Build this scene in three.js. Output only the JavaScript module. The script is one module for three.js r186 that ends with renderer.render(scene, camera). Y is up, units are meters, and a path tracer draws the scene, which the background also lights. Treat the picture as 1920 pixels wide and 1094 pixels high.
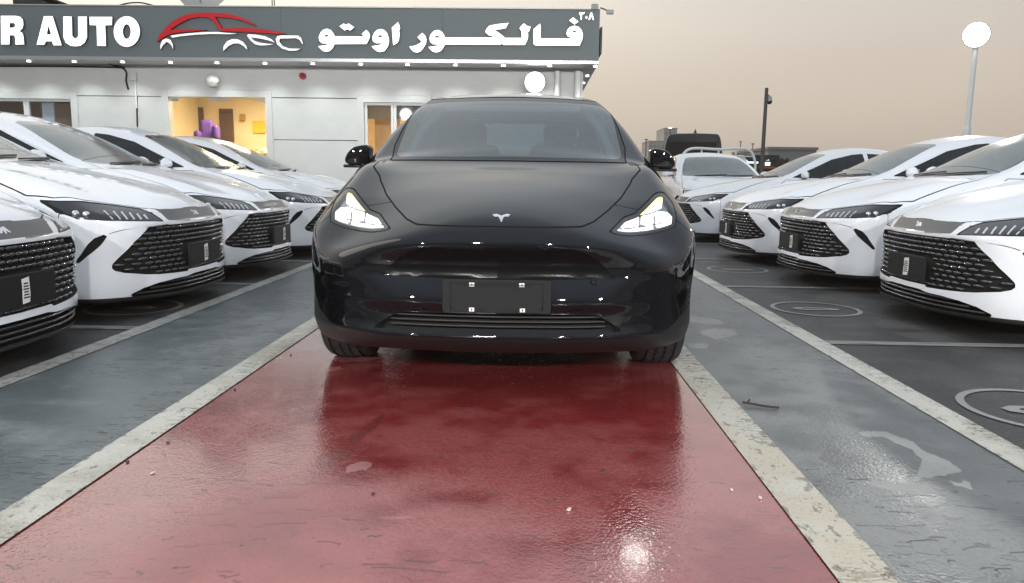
import * as THREE from 'three';
import { mergeGeometries, mergeVertices, toCreasedNormals } from 'three/addons/utils/BufferGeometryUtils.js';
import { RoundedBoxGeometry } from 'three/addons/geometries/RoundedBoxGeometry.js';

// ---------------------------------------------------------------- camera, sky, sun, exposure
const scene = new THREE.Scene();
const W0 = 1920, H0 = 1094, FOC = 1387;
const camera = new THREE.PerspectiveCamera(2 * Math.atan(H0 / 2 / FOC) * 180 / Math.PI, W0 / H0, 0.05, 3000);
camera.position.set(0, 0.97, 0);
camera.rotation.order = 'YXZ';
camera.rotation.set(-0.14849, 0.02516, 0.01309);
camera.updateMatrixWorld(true);
const renderer = new THREE.WebGLRenderer({ antialias: true });
renderer.toneMapping = THREE.LinearToneMapping;
renderer.toneMappingExposure = 1.0;
renderer.shadowMap.enabled = true;

{ // dusk sky: pale peach at the horizon, warmer and brighter where the sun went down, cool grey overhead
  const w = 512, h = 256, d = new Float32Array(w * h * 4);
  const sunset = new THREE.Vector3(-0.50, 0.42, -0.76).normalize(), v = new THREE.Vector3();
  const ss = (a, b, x) => { const t = Math.min(1, Math.max(0, (x - a) / (b - a))); return t * t * (3 - 2 * t); };
  for (let j = 0; j < h; j++) for (let i = 0; i < w; i++) {
    const ph = ((i + 0.5) / w - 0.5) * 2 * Math.PI, th = ((j + 0.5) / h - 0.5) * Math.PI;
    v.set(Math.cos(ph) * Math.cos(th), Math.sin(th), Math.sin(ph) * Math.cos(th));
    const up = Math.max(0, v.y), g = Math.pow(Math.max(0, v.dot(sunset) * 0.5 + 0.5), 9);
    const z = ss(0.06, 0.62, up), back = ss(-0.9, 0.5, -v.z);
    const hor = [0.18 + 0.47 * back, 0.19 + 0.37 * back, 0.22 + 0.25 * back], zen = [0.57, 0.66, 0.77];
    const k = (j * w + i) * 4, glow = [0.82, 0.76, 0.60];
    for (let c = 0; c < 3; c++) d[k + c] = hor[c] * (1 - z) + zen[c] * z + glow[c] * g * (0.30 + 0.70 * ss(0, 0.30, up)) * (1 - 0.35 * z);
    const hz = 1 + 0.035 * Math.sin(v.x * 5 + 9 * v.y + 1.3 * Math.sin(v.z * 7 + v.y * 21)) * Math.sin(v.y * 34 + 2 * Math.sin(v.x * 6)) * (0.3 + 0.7 * ss(0, 0.2, up)); for (let c = 0; c < 3; c++) d[k + c] *= hz;
    d[k + 3] = 1;
  }
  const sky = new THREE.DataTexture(d, w, h, THREE.RGBAFormat, THREE.FloatType);
  sky.mapping = THREE.EquirectangularReflectionMapping; sky.magFilter = sky.minFilter = THREE.LinearFilter; sky.wrapS = THREE.RepeatWrapping; sky.needsUpdate = true;
  scene.background = sky; scene.environment = sky;
}
const sun = new THREE.DirectionalLight(new THREE.Color(1, 0.86, 0.72), 0.5);   // afterglow, very soft
sun.position.set(-14, 12, -8); sun.target.position.set(0, 0, -6); sun.castShadow = true; sun.shadow.radius = 60;
Object.assign(sun.shadow.camera, { left: -16, right: 16, top: 16, bottom: -16, near: 1, far: 60 });
scene.add(sun, sun.target);

// ---------------------------------------------------------------- helpers
const V = (x, y, z) => new THREE.Vector3(x, y, z);
function rng(seed) { let s = seed | 0; return () => { s = (s + 0x6d2b79f5) | 0; let t = Math.imul(s ^ (s >>> 15), 1 | s); t = (t + Math.imul(t ^ (t >>> 7), 61 | t)) ^ t; return ((t ^ (t >>> 14)) >>> 0) / 4294967296; }; }
const clamp = (x, a, b) => Math.min(b, Math.max(a, x));
const sstep = (a, b, x) => { const t = clamp((x - a) / (b - a), 0, 1); return t * t * (3 - 2 * t); };
const mix = (a, b, t) => a + (b - a) * t;
const rayDir = (px, py) => V((px - W0 / 2) / FOC, -(py - H0 / 2) / FOC, -1).applyQuaternion(camera.quaternion);
const atZ = (px, py, z) => { const d = rayDir(px, py); return d.multiplyScalar((z - camera.position.z) / d.z).add(camera.position); };
const onY = (px, py, y = 0) => { const d = rayDir(px, py); return d.multiplyScalar((y - camera.position.y) / d.y).add(camera.position); };

const taken = new Map();
const numbered = (n) => { const k = taken.get(n) ?? 0; taken.set(n, k + 1); return k ? `${n}_${String(k).padStart(3, '0')}` : n; };
function shadows(o) { o.castShadow = o.receiveShadow = true; return o; }
function mesh(name, geo, mat, parent) { const m = shadows(new THREE.Mesh(geo, mat)); m.name = parent === scene ? numbered(name) : name; parent.add(m); return m; }
function tag(o, label, category, group, kind) { o.userData = { label, category }; if (group) o.userData.group = group; if (kind) o.userData.kind = kind; return o; }
function thing(name, label, category, pos = [0, 0, 0], turn = 0, group) { const g = new THREE.Group(); g.name = numbered(name); scene.add(g); g.position.set(...pos); g.rotation.y = turn; return tag(g, label, category, group); }
function structure(name, geo, mat) { const m = mesh(name, geo, mat, scene); m.userData = { kind: 'structure' }; return m; }
function copyOf(o, label, group) { const c = o.clone(); c.name = numbered(o.name.replace(/_\d{3}$/, '')); c.userData = { ...o.userData, label }; if (group) c.userData.group = group; scene.add(c); return c; }
const box = (w, h, d, x = 0, y = 0, z = 0) => new THREE.BoxGeometry(w, h, d).translate(x, y, z);
const rbox = (w, h, d, r, x = 0, y = 0, z = 0) => new RoundedBoxGeometry(w, h, d, 2, r).translate(x, y, z);
const tube = (pts, r, seg = 24, rad = 8) => new THREE.TubeGeometry(new THREE.CatmullRomCurve3(pts), seg, r, rad);
const cyl = (r0, r1, h, n = 20) => new THREE.CylinderGeometry(r0, r1, h, n);
const merge = (list) => mergeGeometries(list.map((g) => { const q = g.index ? g.toNonIndexed() : g; for (const k of Object.keys(q.attributes)) if (!['position', 'normal', 'uv'].includes(k)) q.deleteAttribute(k); return q; }));
const std = (r, g, b, rough, o = {}) => new THREE.MeshStandardMaterial({ color: new THREE.Color().setRGB(r, g, b), roughness: rough, ...o });
const phys = (r, g, b, rough, o = {}) => new THREE.MeshPhysicalMaterial({ color: new THREE.Color().setRGB(r, g, b), roughness: rough, ...o });
const glowing = (r, g, b, k) => new THREE.MeshStandardMaterial({ color: new THREE.Color().setRGB(0.8, 0.8, 0.8), roughness: 0.5, emissive: new THREE.Color().setRGB(r, g, b), emissiveIntensity: k });

// noise
const PERM = (() => { const r = rng(77), p = new Uint8Array(512), a = [...Array(256).keys()]; for (let i = 255; i > 0; i--) { const j = Math.floor(r() * (i + 1)); [a[i], a[j]] = [a[j], a[i]]; } for (let i = 0; i < 512; i++) p[i] = a[i & 255]; return p; })();
function vnoise(x, y) { const xi = Math.floor(x), yi = Math.floor(y), fx = x - xi, fy = y - yi, u = fx * fx * (3 - 2 * fx), w = fy * fy * (3 - 2 * fy), A = xi & 255, B = yi & 255; const a = PERM[PERM[A] + B], b = PERM[PERM[(A + 1) & 255] + B], c = PERM[PERM[A] + ((B + 1) & 255)], d = PERM[PERM[(A + 1) & 255] + ((B + 1) & 255)]; return (a + (b - a) * u + (c - a) * w + (a - b - c + d) * u * w) / 255; }
function fbm(x, y, n) { let s = 0, a = 0.5, t = 0; for (let i = 0; i < n; i++) { s += a * vnoise(x, y); t += a; a *= 0.5; x = x * 2.03 + 17.1; y = y * 2.03 + 9.7; } return s / t; }
const toS = (c) => 255 * (c <= 0.0031308 ? 12.92 * c : 1.055 * Math.pow(c, 1 / 2.4) - 0.055);
function dataTex(w, h, fn, srgb) { // fn(i, j) -> [r, g, b] linear 0..1 (srgb) or plain values
  const d = new Uint8Array(w * h * 4);
  for (let j = 0; j < h; j++) for (let i = 0; i < w; i++) { const c = fn(i, j), k = (j * w + i) * 4; for (let q = 0; q < 3; q++) d[k + q] = clamp(srgb ? toS(clamp(c[q], 0, 1)) : 255 * c[q], 0, 255); d[k + 3] = 255; }
  const t = new THREE.DataTexture(d, w, h); t.magFilter = THREE.LinearFilter; t.minFilter = THREE.LinearMipmapLinearFilter; t.wrapS = t.wrapT = THREE.MirroredRepeatWrapping; if (srgb) t.colorSpace = THREE.SRGBColorSpace; t.needsUpdate = true; return t;
}

// ---------------------------------------------------------------- implicit car surfaces: mesh a field, then cut panels, lamps and glass out of it
function pchip(pts) {
  const n = pts.length, x = pts.map((p) => p[0]), y = pts.map((p) => p[1]), d = [], m = [];
  for (let i = 0; i < n - 1; i++) d.push((y[i + 1] - y[i]) / (x[i + 1] - x[i]));
  m[0] = d[0]; m[n - 1] = d[n - 2];
  for (let i = 1; i < n - 1; i++) m[i] = d[i - 1] * d[i] <= 0 ? 0 : 2 * d[i - 1] * d[i] / (d[i - 1] + d[i]);
  return (q) => {
    if (q <= x[0]) return y[0] + m[0] * (q - x[0]);
    if (q >= x[n - 1]) return y[n - 1] + m[n - 1] * (q - x[n - 1]);
    let i = 0; while (q > x[i + 1]) i++;
    const h = x[i + 1] - x[i], t = (q - x[i]) / h, t2 = t * t, t3 = t2 * t;
    return (2 * t3 - 3 * t2 + 1) * y[i] + (t3 - 2 * t2 + t) * h * m[i] + (-2 * t3 + 3 * t2) * y[i + 1] + (t3 - t2) * h * m[i + 1];
  };
}
const smax = (a, b, k) => { const h = Math.max(k - Math.abs(a - b), 0) / k; return Math.max(a, b) + h * h * k * 0.25; };
function grad(f, x, y, s) { const e = 0.002; return [(f(x + e, y, s) - f(x - e, y, s)) / (2 * e), (f(x, y + e, s) - f(x, y - e, s)) / (2 * e), (f(x, y, s + e) - f(x, y, s - e)) / (2 * e)]; }
function project(f, p, n = 4) { for (let i = 0; i < n; i++) { const v = f(p[0], p[1], p[2]), g = grad(f, ...p), q = g[0] * g[0] + g[1] * g[1] + g[2] * g[2] + 1e-9; const k = clamp(v / q, -0.05, 0.05); p[0] -= k * g[0]; p[1] -= k * g[1]; p[2] -= k * g[2]; } return p; }
function unit(g) { const l = Math.hypot(...g) || 1; return [g[0] / l, g[1] / l, g[2] / l]; }
function surfaceOf(f, lo, hi, st) { // surface nets, vertices pushed onto f = 0
  const n = [0, 1, 2].map((k) => Math.ceil((hi[k] - lo[k]) / st) + 1), id = (i, j, k) => (i * n[1] + j) * n[2] + k, val = new Float32Array(n[0] * n[1] * n[2]);
  for (let i = 0; i < n[0]; i++) for (let j = 0; j < n[1]; j++) for (let k = 0; k < n[2]; k++) val[id(i, j, k)] = f(lo[0] + i * st, lo[1] + j * st, lo[2] + k * st);
  const cell = new Int32Array(val.length).fill(-1), P = [], N = [], I = [];
  const C = [[0, 0, 0], [1, 0, 0], [0, 1, 0], [1, 1, 0], [0, 0, 1], [1, 0, 1], [0, 1, 1], [1, 1, 1]], E = [[0, 1], [2, 3], [4, 5], [6, 7], [0, 2], [1, 3], [4, 6], [5, 7], [0, 4], [1, 5], [2, 6], [3, 7]];
  for (let i = 0; i < n[0] - 1; i++) for (let j = 0; j < n[1] - 1; j++) for (let k = 0; k < n[2] - 1; k++) {
    const v = C.map((c) => val[id(i + c[0], j + c[1], k + c[2])]); let neg = 0; for (const q of v) neg += q < 0; if (neg === 0 || neg === 8) continue;
    let a = 0, x = 0, y = 0, s = 0;
    for (const [p, q] of E) if ((v[p] < 0) !== (v[q] < 0)) { const t = v[p] / (v[p] - v[q]); x += mix(C[p][0], C[q][0], t); y += mix(C[p][1], C[q][1], t); s += mix(C[p][2], C[q][2], t); a++; }
    const p = project(f, [lo[0] + (i + x / a) * st, lo[1] + (j + y / a) * st, lo[2] + (k + s / a) * st]);
    cell[id(i, j, k)] = P.length / 3; P.push(...p); N.push(...unit(grad(f, ...p)));
  }
  const quad = (a, b, c, d) => { if (a >= 0 && b >= 0 && c >= 0 && d >= 0) I.push(a, b, c, a, c, d); };
  for (let i = 1; i < n[0] - 1; i++) for (let j = 1; j < n[1] - 1; j++) for (let k = 1; k < n[2] - 1; k++) {
    const v = val[id(i, j, k)] < 0;
    if (v !== val[id(i + 1, j, k)] < 0) quad(cell[id(i, j - 1, k - 1)], cell[id(i, j, k - 1)], cell[id(i, j, k)], cell[id(i, j - 1, k)]);
    if (v !== val[id(i, j + 1, k)] < 0) quad(cell[id(i - 1, j, k - 1)], cell[id(i, j, k - 1)], cell[id(i, j, k)], cell[id(i - 1, j, k)]);
    if (v !== val[id(i, j, k + 1)] < 0) quad(cell[id(i - 1, j - 1, k)], cell[id(i, j - 1, k)], cell[id(i, j, k)], cell[id(i - 1, j, k)]);
  }
  return { P, N, I, f };
}
function cut(m, g) { // -> [g < 0, g >= 0, cut edge segments]
  const n = m.P.length / 3, v = new Float64Array(n), at = (i) => [m.P[3 * i], m.P[3 * i + 1], m.P[3 * i + 2]];
  for (let i = 0; i < n; i++) v[i] = g(m.P[3 * i], m.P[3 * i + 1], m.P[3 * i + 2]);
  const out = [0, 1].map(() => ({ P: [], N: [], I: [], f: m.f, map: new Map() })), segs = [], cross = new Map();
  const take = (o, i) => { let k = o.map.get(i); if (k === undefined) { k = o.P.length / 3; o.map.set(i, k); o.P.push(m.P[3 * i], m.P[3 * i + 1], m.P[3 * i + 2]); o.N.push(m.N[3 * i], m.N[3 * i + 1], m.N[3 * i + 2]); } return k; };
  const between = (i, j) => {
    const key = i < j ? i * n + j : j * n + i; let c = cross.get(key); if (c) return c;
    let a = at(i), b = at(j); if (v[i] > 0) [a, b] = [b, a];
    let t0 = 0, t1 = 1; for (let q = 0; q < 10; q++) { const t = (t0 + t1) / 2; if (g(mix(a[0], b[0], t), mix(a[1], b[1], t), mix(a[2], b[2], t)) < 0) t0 = t; else t1 = t; }
    const t = (t0 + t1) / 2, p = [mix(a[0], b[0], t), mix(a[1], b[1], t), mix(a[2], b[2], t)]; if (m.f) project(m.f, p, 1);
    const nn = m.f ? unit(grad(m.f, ...p)) : unit([0, 1, 2].map((k) => m.N[3 * i + k] + m.N[3 * j + k]));
    c = { p, nn, id: [-1, -1] }; cross.set(key, c); return c;
  };
  const takeC = (o, k, c) => { if (c.id[k] < 0) { c.id[k] = o.P.length / 3; o.P.push(...c.p); o.N.push(...c.nn); } return c.id[k]; };
  for (let t = 0; t < m.I.length; t += 3) {
    const T = [m.I[t], m.I[t + 1], m.I[t + 2]], sg = T.map((i) => (v[i] < 0 ? 0 : 1)), s = sg[0] + sg[1] + sg[2];
    if (s === 0 || s === 3) { const o = out[s ? 1 : 0]; o.I.push(take(o, T[0]), take(o, T[1]), take(o, T[2])); continue; }
    const lone = s === 1 ? 1 : 0, r = sg.indexOf(lone), a = T[r], b = T[(r + 1) % 3], c = T[(r + 2) % 3], ab = between(a, b), ac = between(a, c), oL = out[lone], oO = out[1 - lone];
    oL.I.push(take(oL, a), takeC(oL, lone, ab), takeC(oL, lone, ac));
    const k1 = takeC(oO, 1 - lone, ab), k2 = takeC(oO, 1 - lone, ac), kb = take(oO, b), kc = take(oO, c);
    oO.I.push(k1, kb, kc, k1, kc, k2); segs.push([ab, ac]);
  }
  return [out[0], out[1], segs];
}
const shifted = (m, d) => ({ P: m.P.map((p, i) => p + m.N[i] * d), N: m.N, I: m.I, f: null });
function rim(segs, d, dir) { // wall running inwards from a cut
  const m = { P: [], N: [], I: [], f: null };
  for (const [a, b] of segs) { const k = m.P.length / 3, u = dir ?? a.nn, w = dir ?? b.nn, e = [0, 1, 2].map((q) => b.p[q] - a.p[q]), nn = unit([e[1] * u[2] - e[2] * u[1], e[2] * u[0] - e[0] * u[2], e[0] * u[1] - e[1] * u[0]]); m.P.push(...a.p, ...b.p, ...b.p.map((p, q) => p - w[q] * d), ...a.p.map((p, q) => p - u[q] * d)); for (let q = 0; q < 4; q++) m.N.push(...nn); m.I.push(k, k + 1, k + 2, k, k + 2, k + 3); }
  return m;
}
function joined(...ms) { const o = { P: [], N: [], I: [], f: null }; for (const m of ms) { const k = o.P.length / 3; for (const v of m.P) o.P.push(v); for (const v of m.N) o.N.push(v); for (const i of m.I) o.I.push(i + k); } return o; }
function carGeo(m, L, sides = 'both') { // field coordinates (x, y, s) -> car coordinates, nose towards +z
  const P = [], N = [], U = [], I = [], n = m.P.length / 3;
  for (const sx of sides === 'both' ? [1, -1] : sides === 'left' ? [-1] : [1]) {
    const o = P.length / 3;
    for (let i = 0; i < n; i++) { const x = m.P[3 * i] * sx, y = m.P[3 * i + 1], s = m.P[3 * i + 2]; P.push(x, y, L / 2 - s); N.push(m.N[3 * i] * sx, m.N[3 * i + 1], -m.N[3 * i + 2]); U.push(x + 0.37 * s, y + 0.61 * s); }
    for (let t = 0; t < m.I.length; t += 3) {
      const [a, b, c] = [m.I[t] + o, m.I[t + 1] + o, m.I[t + 2] + o], e = [0, 1, 2].map((q) => P[3 * b + q] - P[3 * a + q]), h = [0, 1, 2].map((q) => P[3 * c + q] - P[3 * a + q]);
      const d = (e[1] * h[2] - e[2] * h[1]) * (N[3 * a] + N[3 * b] + N[3 * c]) + (e[2] * h[0] - e[0] * h[2]) * (N[3 * a + 1] + N[3 * b + 1] + N[3 * c + 1]) + (e[0] * h[1] - e[1] * h[0]) * (N[3 * a + 2] + N[3 * b + 2] + N[3 * c + 2]);
      if (d >= 0) I.push(a, b, c); else I.push(a, c, b);
    }
  }
  const g = new THREE.BufferGeometry(); g.setAttribute('position', new THREE.Float32BufferAttribute(P, 3)); g.setAttribute('normal', new THREE.Float32BufferAttribute(N, 3)); g.setAttribute('uv', new THREE.Float32BufferAttribute(U, 2)); g.setIndex(I); return g;
}
function sdPoly(pts) { // signed distance to a closed polygon, negative inside
  const n = pts.length; let x0 = 1e9, x1 = -1e9, y0 = 1e9, y1 = -1e9; for (const [x, y] of pts) { x0 = Math.min(x0, x); x1 = Math.max(x1, x); y0 = Math.min(y0, y); y1 = Math.max(y1, y); }
  return (x, y) => {
    const far = Math.max(x0 - x, x - x1, y0 - y, y - y1); if (far > 0.08) return far;
    let d = 1e9, ins = false;
    for (let i = 0, j = n - 1; i < n; j = i++) {
      const ax = pts[j][0], ay = pts[j][1], bx = pts[i][0], by = pts[i][1], ex = bx - ax, ey = by - ay, t = clamp(((x - ax) * ex + (y - ay) * ey) / (ex * ex + ey * ey + 1e-12), 0, 1);
      d = Math.min(d, (x - ax - t * ex) ** 2 + (y - ay - t * ey) ** 2);
      if ((ay > y) !== (by > y) && x < (bx - ax) * (y - ay) / (by - ay) + ax) ins = !ins;
    }
    return ins ? -Math.sqrt(d) : Math.sqrt(d);
  };
}
const frontPoly = (pts, sMax, sMin = -1) => { const d = sdPoly(pts); return (x, y, s) => Math.max(d(x, y), s - sMax, sMin - s); };
const sidePoly = (pts, xMin) => { const d = sdPoly(pts); return (x, y, s) => Math.max(d(s, y), xMin - x); };
const topPoly = (pts, yMin) => { const d = sdPoly(pts); return (x, y, s) => Math.max(d(x, s), yMin - y); };
// photo pixel -> point on a car's field, in its own (x, y, s)
function caster(f, L, pos, turn) {
  const inv = new THREE.Matrix4().makeRotationY(turn).setPosition(...pos).invert(), o = camera.position.clone().applyMatrix4(inv);
  return (px, py) => {
    const d = rayDir(px, py).normalize().transformDirection(inv), val = (t) => f(Math.abs(o.x + d.x * t), o.y + d.y * t, L / 2 - (o.z + d.z * t));
    let t = 1.2, last = t; for (; t < 20; t += 0.02) { if (val(t) < 0) break; last = t; }
    if (t >= 20) { let best = 1e9; for (let q = 1.2; q < 20; q += 0.02) { const w = val(q); if (w < best) { best = w; t = q; } } last = t; } // just off the silhouette: nearest point
    let a = last, b = t; for (let q = 0; q < 25; q++) { const m = (a + b) / 2; if (val(m) < 0) b = m; else a = m; }
    return [Math.abs(o.x + d.x * b), o.y + d.y * b, L / 2 - (o.z + d.z * b), Math.sign(o.x + d.x * b)];
  };
}
function panel(m, g, w = 0.003) { const [inn, rest] = cut(m, (x, y, s) => g(x, y, s) - w), [pan] = cut(inn, (x, y, s) => g(x, y, s) + w), v = w + 0.014, [wide] = cut(m, (x, y, s) => g(x, y, s) - v), strip = cut(wide, (x, y, s) => g(x, y, s) + v)[1]; return [pan, rest, shifted(strip, -0.006)]; }
function biggest(m) { // keep the largest connected piece
  const key = (i) => `${Math.round(m.P[3 * i] * 2e4)},${Math.round(m.P[3 * i + 1] * 2e4)},${Math.round(m.P[3 * i + 2] * 2e4)}`, ids = new Map(), up = [], find = (a) => { while (up[a] !== a) a = up[a] = up[up[a]]; return a; }, of = [];
  for (let i = 0; i < m.P.length / 3; i++) { const k = key(i); if (!ids.has(k)) { ids.set(k, up.length); up.push(up.length); } of.push(ids.get(k)); }
  for (let t = 0; t < m.I.length; t += 3) { const a = find(of[m.I[t]]); up[find(of[m.I[t + 1]])] = a; up[find(of[m.I[t + 2]])] = a; }
  const n = new Map(); for (let t = 0; t < m.I.length; t += 3) { const a = find(of[m.I[t]]); n.set(a, (n.get(a) ?? 0) + 1); }
  const best = [...n].sort((a, b) => b[1] - a[1])[0]?.[0], I = []; for (let t = 0; t < m.I.length; t += 3) if (find(of[m.I[t]]) === best) I.push(m.I[t], m.I[t + 1], m.I[t + 2]);
  return { ...m, I };
}
// thin raised piece on a car's surface: outline given as field points, fattened by h along the surface
function relief(f, pts, h, L, sides = 'one', lift = 0) {
  const P3 = pts.map((p) => { const q = project(f, [...p], 3), n = unit(grad(f, ...q)); return { q, n }; });
  const tri = THREE.ShapeUtils.triangulateShape(P3.map(({ q }) => new THREE.Vector2(q[0] + 0.35 * q[2], q[1] + 0.12 * q[2])), []), m = { P: [], N: [], I: [], f: null };
  P3.forEach(({ q, n }) => { m.P.push(...q.map((v, i) => v + n[i] * (lift + h))); m.N.push(...n); });
  for (const t of tri) m.I.push(...t);
  const c = P3.reduce((a, { q }) => a.map((v, i) => v + q[i] / P3.length), [0, 0, 0]);
  for (let i = 0; i < P3.length; i++) { const a = P3[i], b = P3[(i + 1) % P3.length], k = m.P.length / 3, out = unit([0, 1, 2].map((q) => (a.q[q] + b.q[q]) / 2 - c[q])); m.P.push(...a.q.map((v, j) => v + a.n[j] * (lift + h)), ...b.q.map((v, j) => v + b.n[j] * (lift + h)), ...b.q.map((v, j) => v - b.n[j] * 0.01), ...a.q.map((v, j) => v - a.n[j] * 0.01)); for (let q = 0; q < 4; q++) m.N.push(...out); m.I.push(k, k + 1, k + 2, k, k + 2, k + 3); }
  return carGeo(m, L, sides === 'one' ? 'right' : sides);
}

// ---------------------------------------------------------------- shared materials
const fleck = dataTex(256, 256, (i, j) => { const v = 0.5 + 0.5 * vnoise(i * 0.9, j * 0.9); return [v, v, v]; });
fleck.wrapS = fleck.wrapT = THREE.RepeatWrapping;
const MT = {
  black: phys(0.003, 0.0032, 0.0045, 0.5, { clearcoat: 1, clearcoatRoughness: 0.012, specularIntensity: 0.0 }),
  white: phys(0.74, 0.76, 0.80, 0.42, { clearcoat: 1, clearcoatRoughness: 0.09 }),
  gap: std(0.006, 0.006, 0.006, 0.9), plastic: std(0.018, 0.018, 0.019, 0.5), gloss: phys(0.008, 0.008, 0.009, 0.15, { clearcoat: 1, clearcoatRoughness: 0.03 }),
  rubber: std(0.022, 0.022, 0.022, 0.75), alloy: std(0.35, 0.35, 0.36, 0.3, { metalness: 0.9 }), darkAlloy: std(0.09, 0.09, 0.095, 0.35, { metalness: 0.8 }),
  chrome: std(0.82, 0.83, 0.84, 0.12, { metalness: 1 }), satin: std(0.6, 0.61, 0.62, 0.3, { metalness: 0.9 }),
  glass: phys(0.27, 0.34, 0.37, 0.02, { transmission: 0.88, ior: 1.68 }), privacy: phys(0.10, 0.11, 0.115, 0.03, { transmission: 0.9, ior: 1.5 }),  // glass: grey-blue base colour stands in for sky sheen on the windscreen
  dusty: phys(0.40, 0.46, 0.45, 0.16, { transmission: 0.7, ior: 1.6 }), clear: phys(0.95, 0.96, 0.97, 0.02, { transmission: 1, ior: 1.45 }),
  seat: std(0.03, 0.03, 0.032, 0.7), trim: std(0.30, 0.31, 0.31, 0.8),
  film: std(0.095, 0.095, 0.095, 0.35), scale: phys(0.14, 0.14, 0.145, 0.17, { metalness: 0.85, clearcoat: 1, clearcoatRoughness: 0.08 }),
  plate: phys(0.013, 0.0135, 0.0145, 0.6, { specularIntensity: 0.35 }), frit: phys(0.01, 0.01, 0.012, 0.25, { specularIntensity: 0.5 }), wrap: phys(0.003, 0.003, 0.0035, 0.2, { specularIntensity: 0.2, bumpMap: fleck, bumpScale: 0.0004 }), fin: std(0.5, 0.51, 0.52, 0.3), paper: std(0.72, 0.72, 0.70, 0.8), lens: phys(0.9, 0.92, 0.94, 0.03, { transmission: 1, ior: 1.45 }),
  mirrorGlass: std(0.75, 0.78, 0.8, 0.03, { metalness: 1 }),
};

function wheelParts(parent, x, z, r, wd, side, style) { // tyre with grooves, rim with spokes
  const w = new THREE.Group(); w.name = 'wheel'; w.position.set(x, r, z); parent.add(w);
  const h = wd / 2, p = [[r * 0.66, -h * 0.8], [r * 0.72, -h * 0.98], [r * 0.86, -h], [r * 0.95, -h * 0.93], [r * 0.985, -h * 0.8]];
  for (const c of [-0.55, -0.18, 0.18, 0.55]) p.push([r * 0.998, c * h - 0.012], [r * 0.974, c * h - 0.008], [r * 0.974, c * h + 0.004], [r, c * h + 0.008]);
  p.push([r * 0.985, h * 0.8], [r * 0.95, h * 0.93], [r * 0.86, h], [r * 0.72, h * 0.98], [r * 0.66, h * 0.8]);
  const tyre = [new THREE.LatheGeometry(p.map(([a, b]) => new THREE.Vector2(a, b)), 72).rotateZ(-Math.PI / 2)];
  for (let k = 0; k < 60; k++) for (const c of [-0.36, 0, 0.36]) tyre.push(box(0.036, 0.003, r * 0.066).rotateY(0.35 * Math.sign(c || 1)).translate(c * h, r + 0.0008, 0).rotateX(k / 60 * Math.PI * 2 + c * 0.07));
  mesh('tyre', toCreasedNormals(merge(tyre), 0.6), MT.rubber, w);
  const R = r * 0.68, spokes = [new THREE.LatheGeometry([[0.001, 0.05], [0.05, 0.05], [0.08, 0.03], [0.09, -0.04], [R * 0.9, -0.08], [R, -0.1], [R * 1.02, 0.09], [R * 0.97, 0.1], [R * 0.93, 0.06]].map(([a, b]) => new THREE.Vector2(a, b)), 48).rotateZ(-Math.PI / 2)];
  for (let k = 0; k < style; k++) spokes.push(rbox(0.03, R * 0.9, 0.06, 0.008, 0.045, R * 0.5, 0).rotateX(k / style * Math.PI * 2));
  const g = merge(spokes); if (side < 0) g.rotateY(Math.PI); mesh('rim', g, style > 6 ? MT.darkAlloy : MT.alloy, w);
}
function seatSet(parent, L, s0, y0, half, hi, mat) { // dashboard, wheel, seats
  const cabin = new THREE.Group(); cabin.name = 'interior'; parent.add(cabin);
  mesh('dashboard', rbox(half * 1.9, 0.10, 0.55, 0.04, 0, y0 - 0.07, L / 2 - s0 - 0.35), MT.seat, cabin);
  for (const x of [-half * 0.48, half * 0.48]) {
    mesh('seat_cushion', rbox(0.5, 0.18, 0.55, 0.06, x, y0 - 0.48, L / 2 - s0 - 1.35), mat, cabin);
    const b = rbox(0.48, hi, 0.16, 0.06); b.rotateX(-0.2); b.translate(x, y0 - 0.44 + hi / 2, L / 2 - s0 - 1.68); mesh('seat_back', b, mat, cabin);
    mesh('headrest', rbox(0.27, 0.17, 0.1, 0.045, x, y0 - 0.36 + hi, L / 2 - s0 - 1.8), mat, cabin);
  }
  mesh('rear_seat', rbox(half * 1.8, 0.62, 0.2, 0.07, 0, y0 - 0.2, L / 2 - s0 - 2.6), mat, cabin);
  mesh('cabin_floor', box(half * 1.9, 0.04, 2.7, 0, y0 - 0.65, L / 2 - s0 - 1.5), MT.seat, cabin);
  const st = new THREE.TorusGeometry(0.18, 0.016, 10, 28); st.rotateX(-0.45); st.translate(half * 0.48, y0 + 0.02, L / 2 - s0 - 0.72); mesh('steering_wheel', st, MT.plastic, cabin);
}

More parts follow.
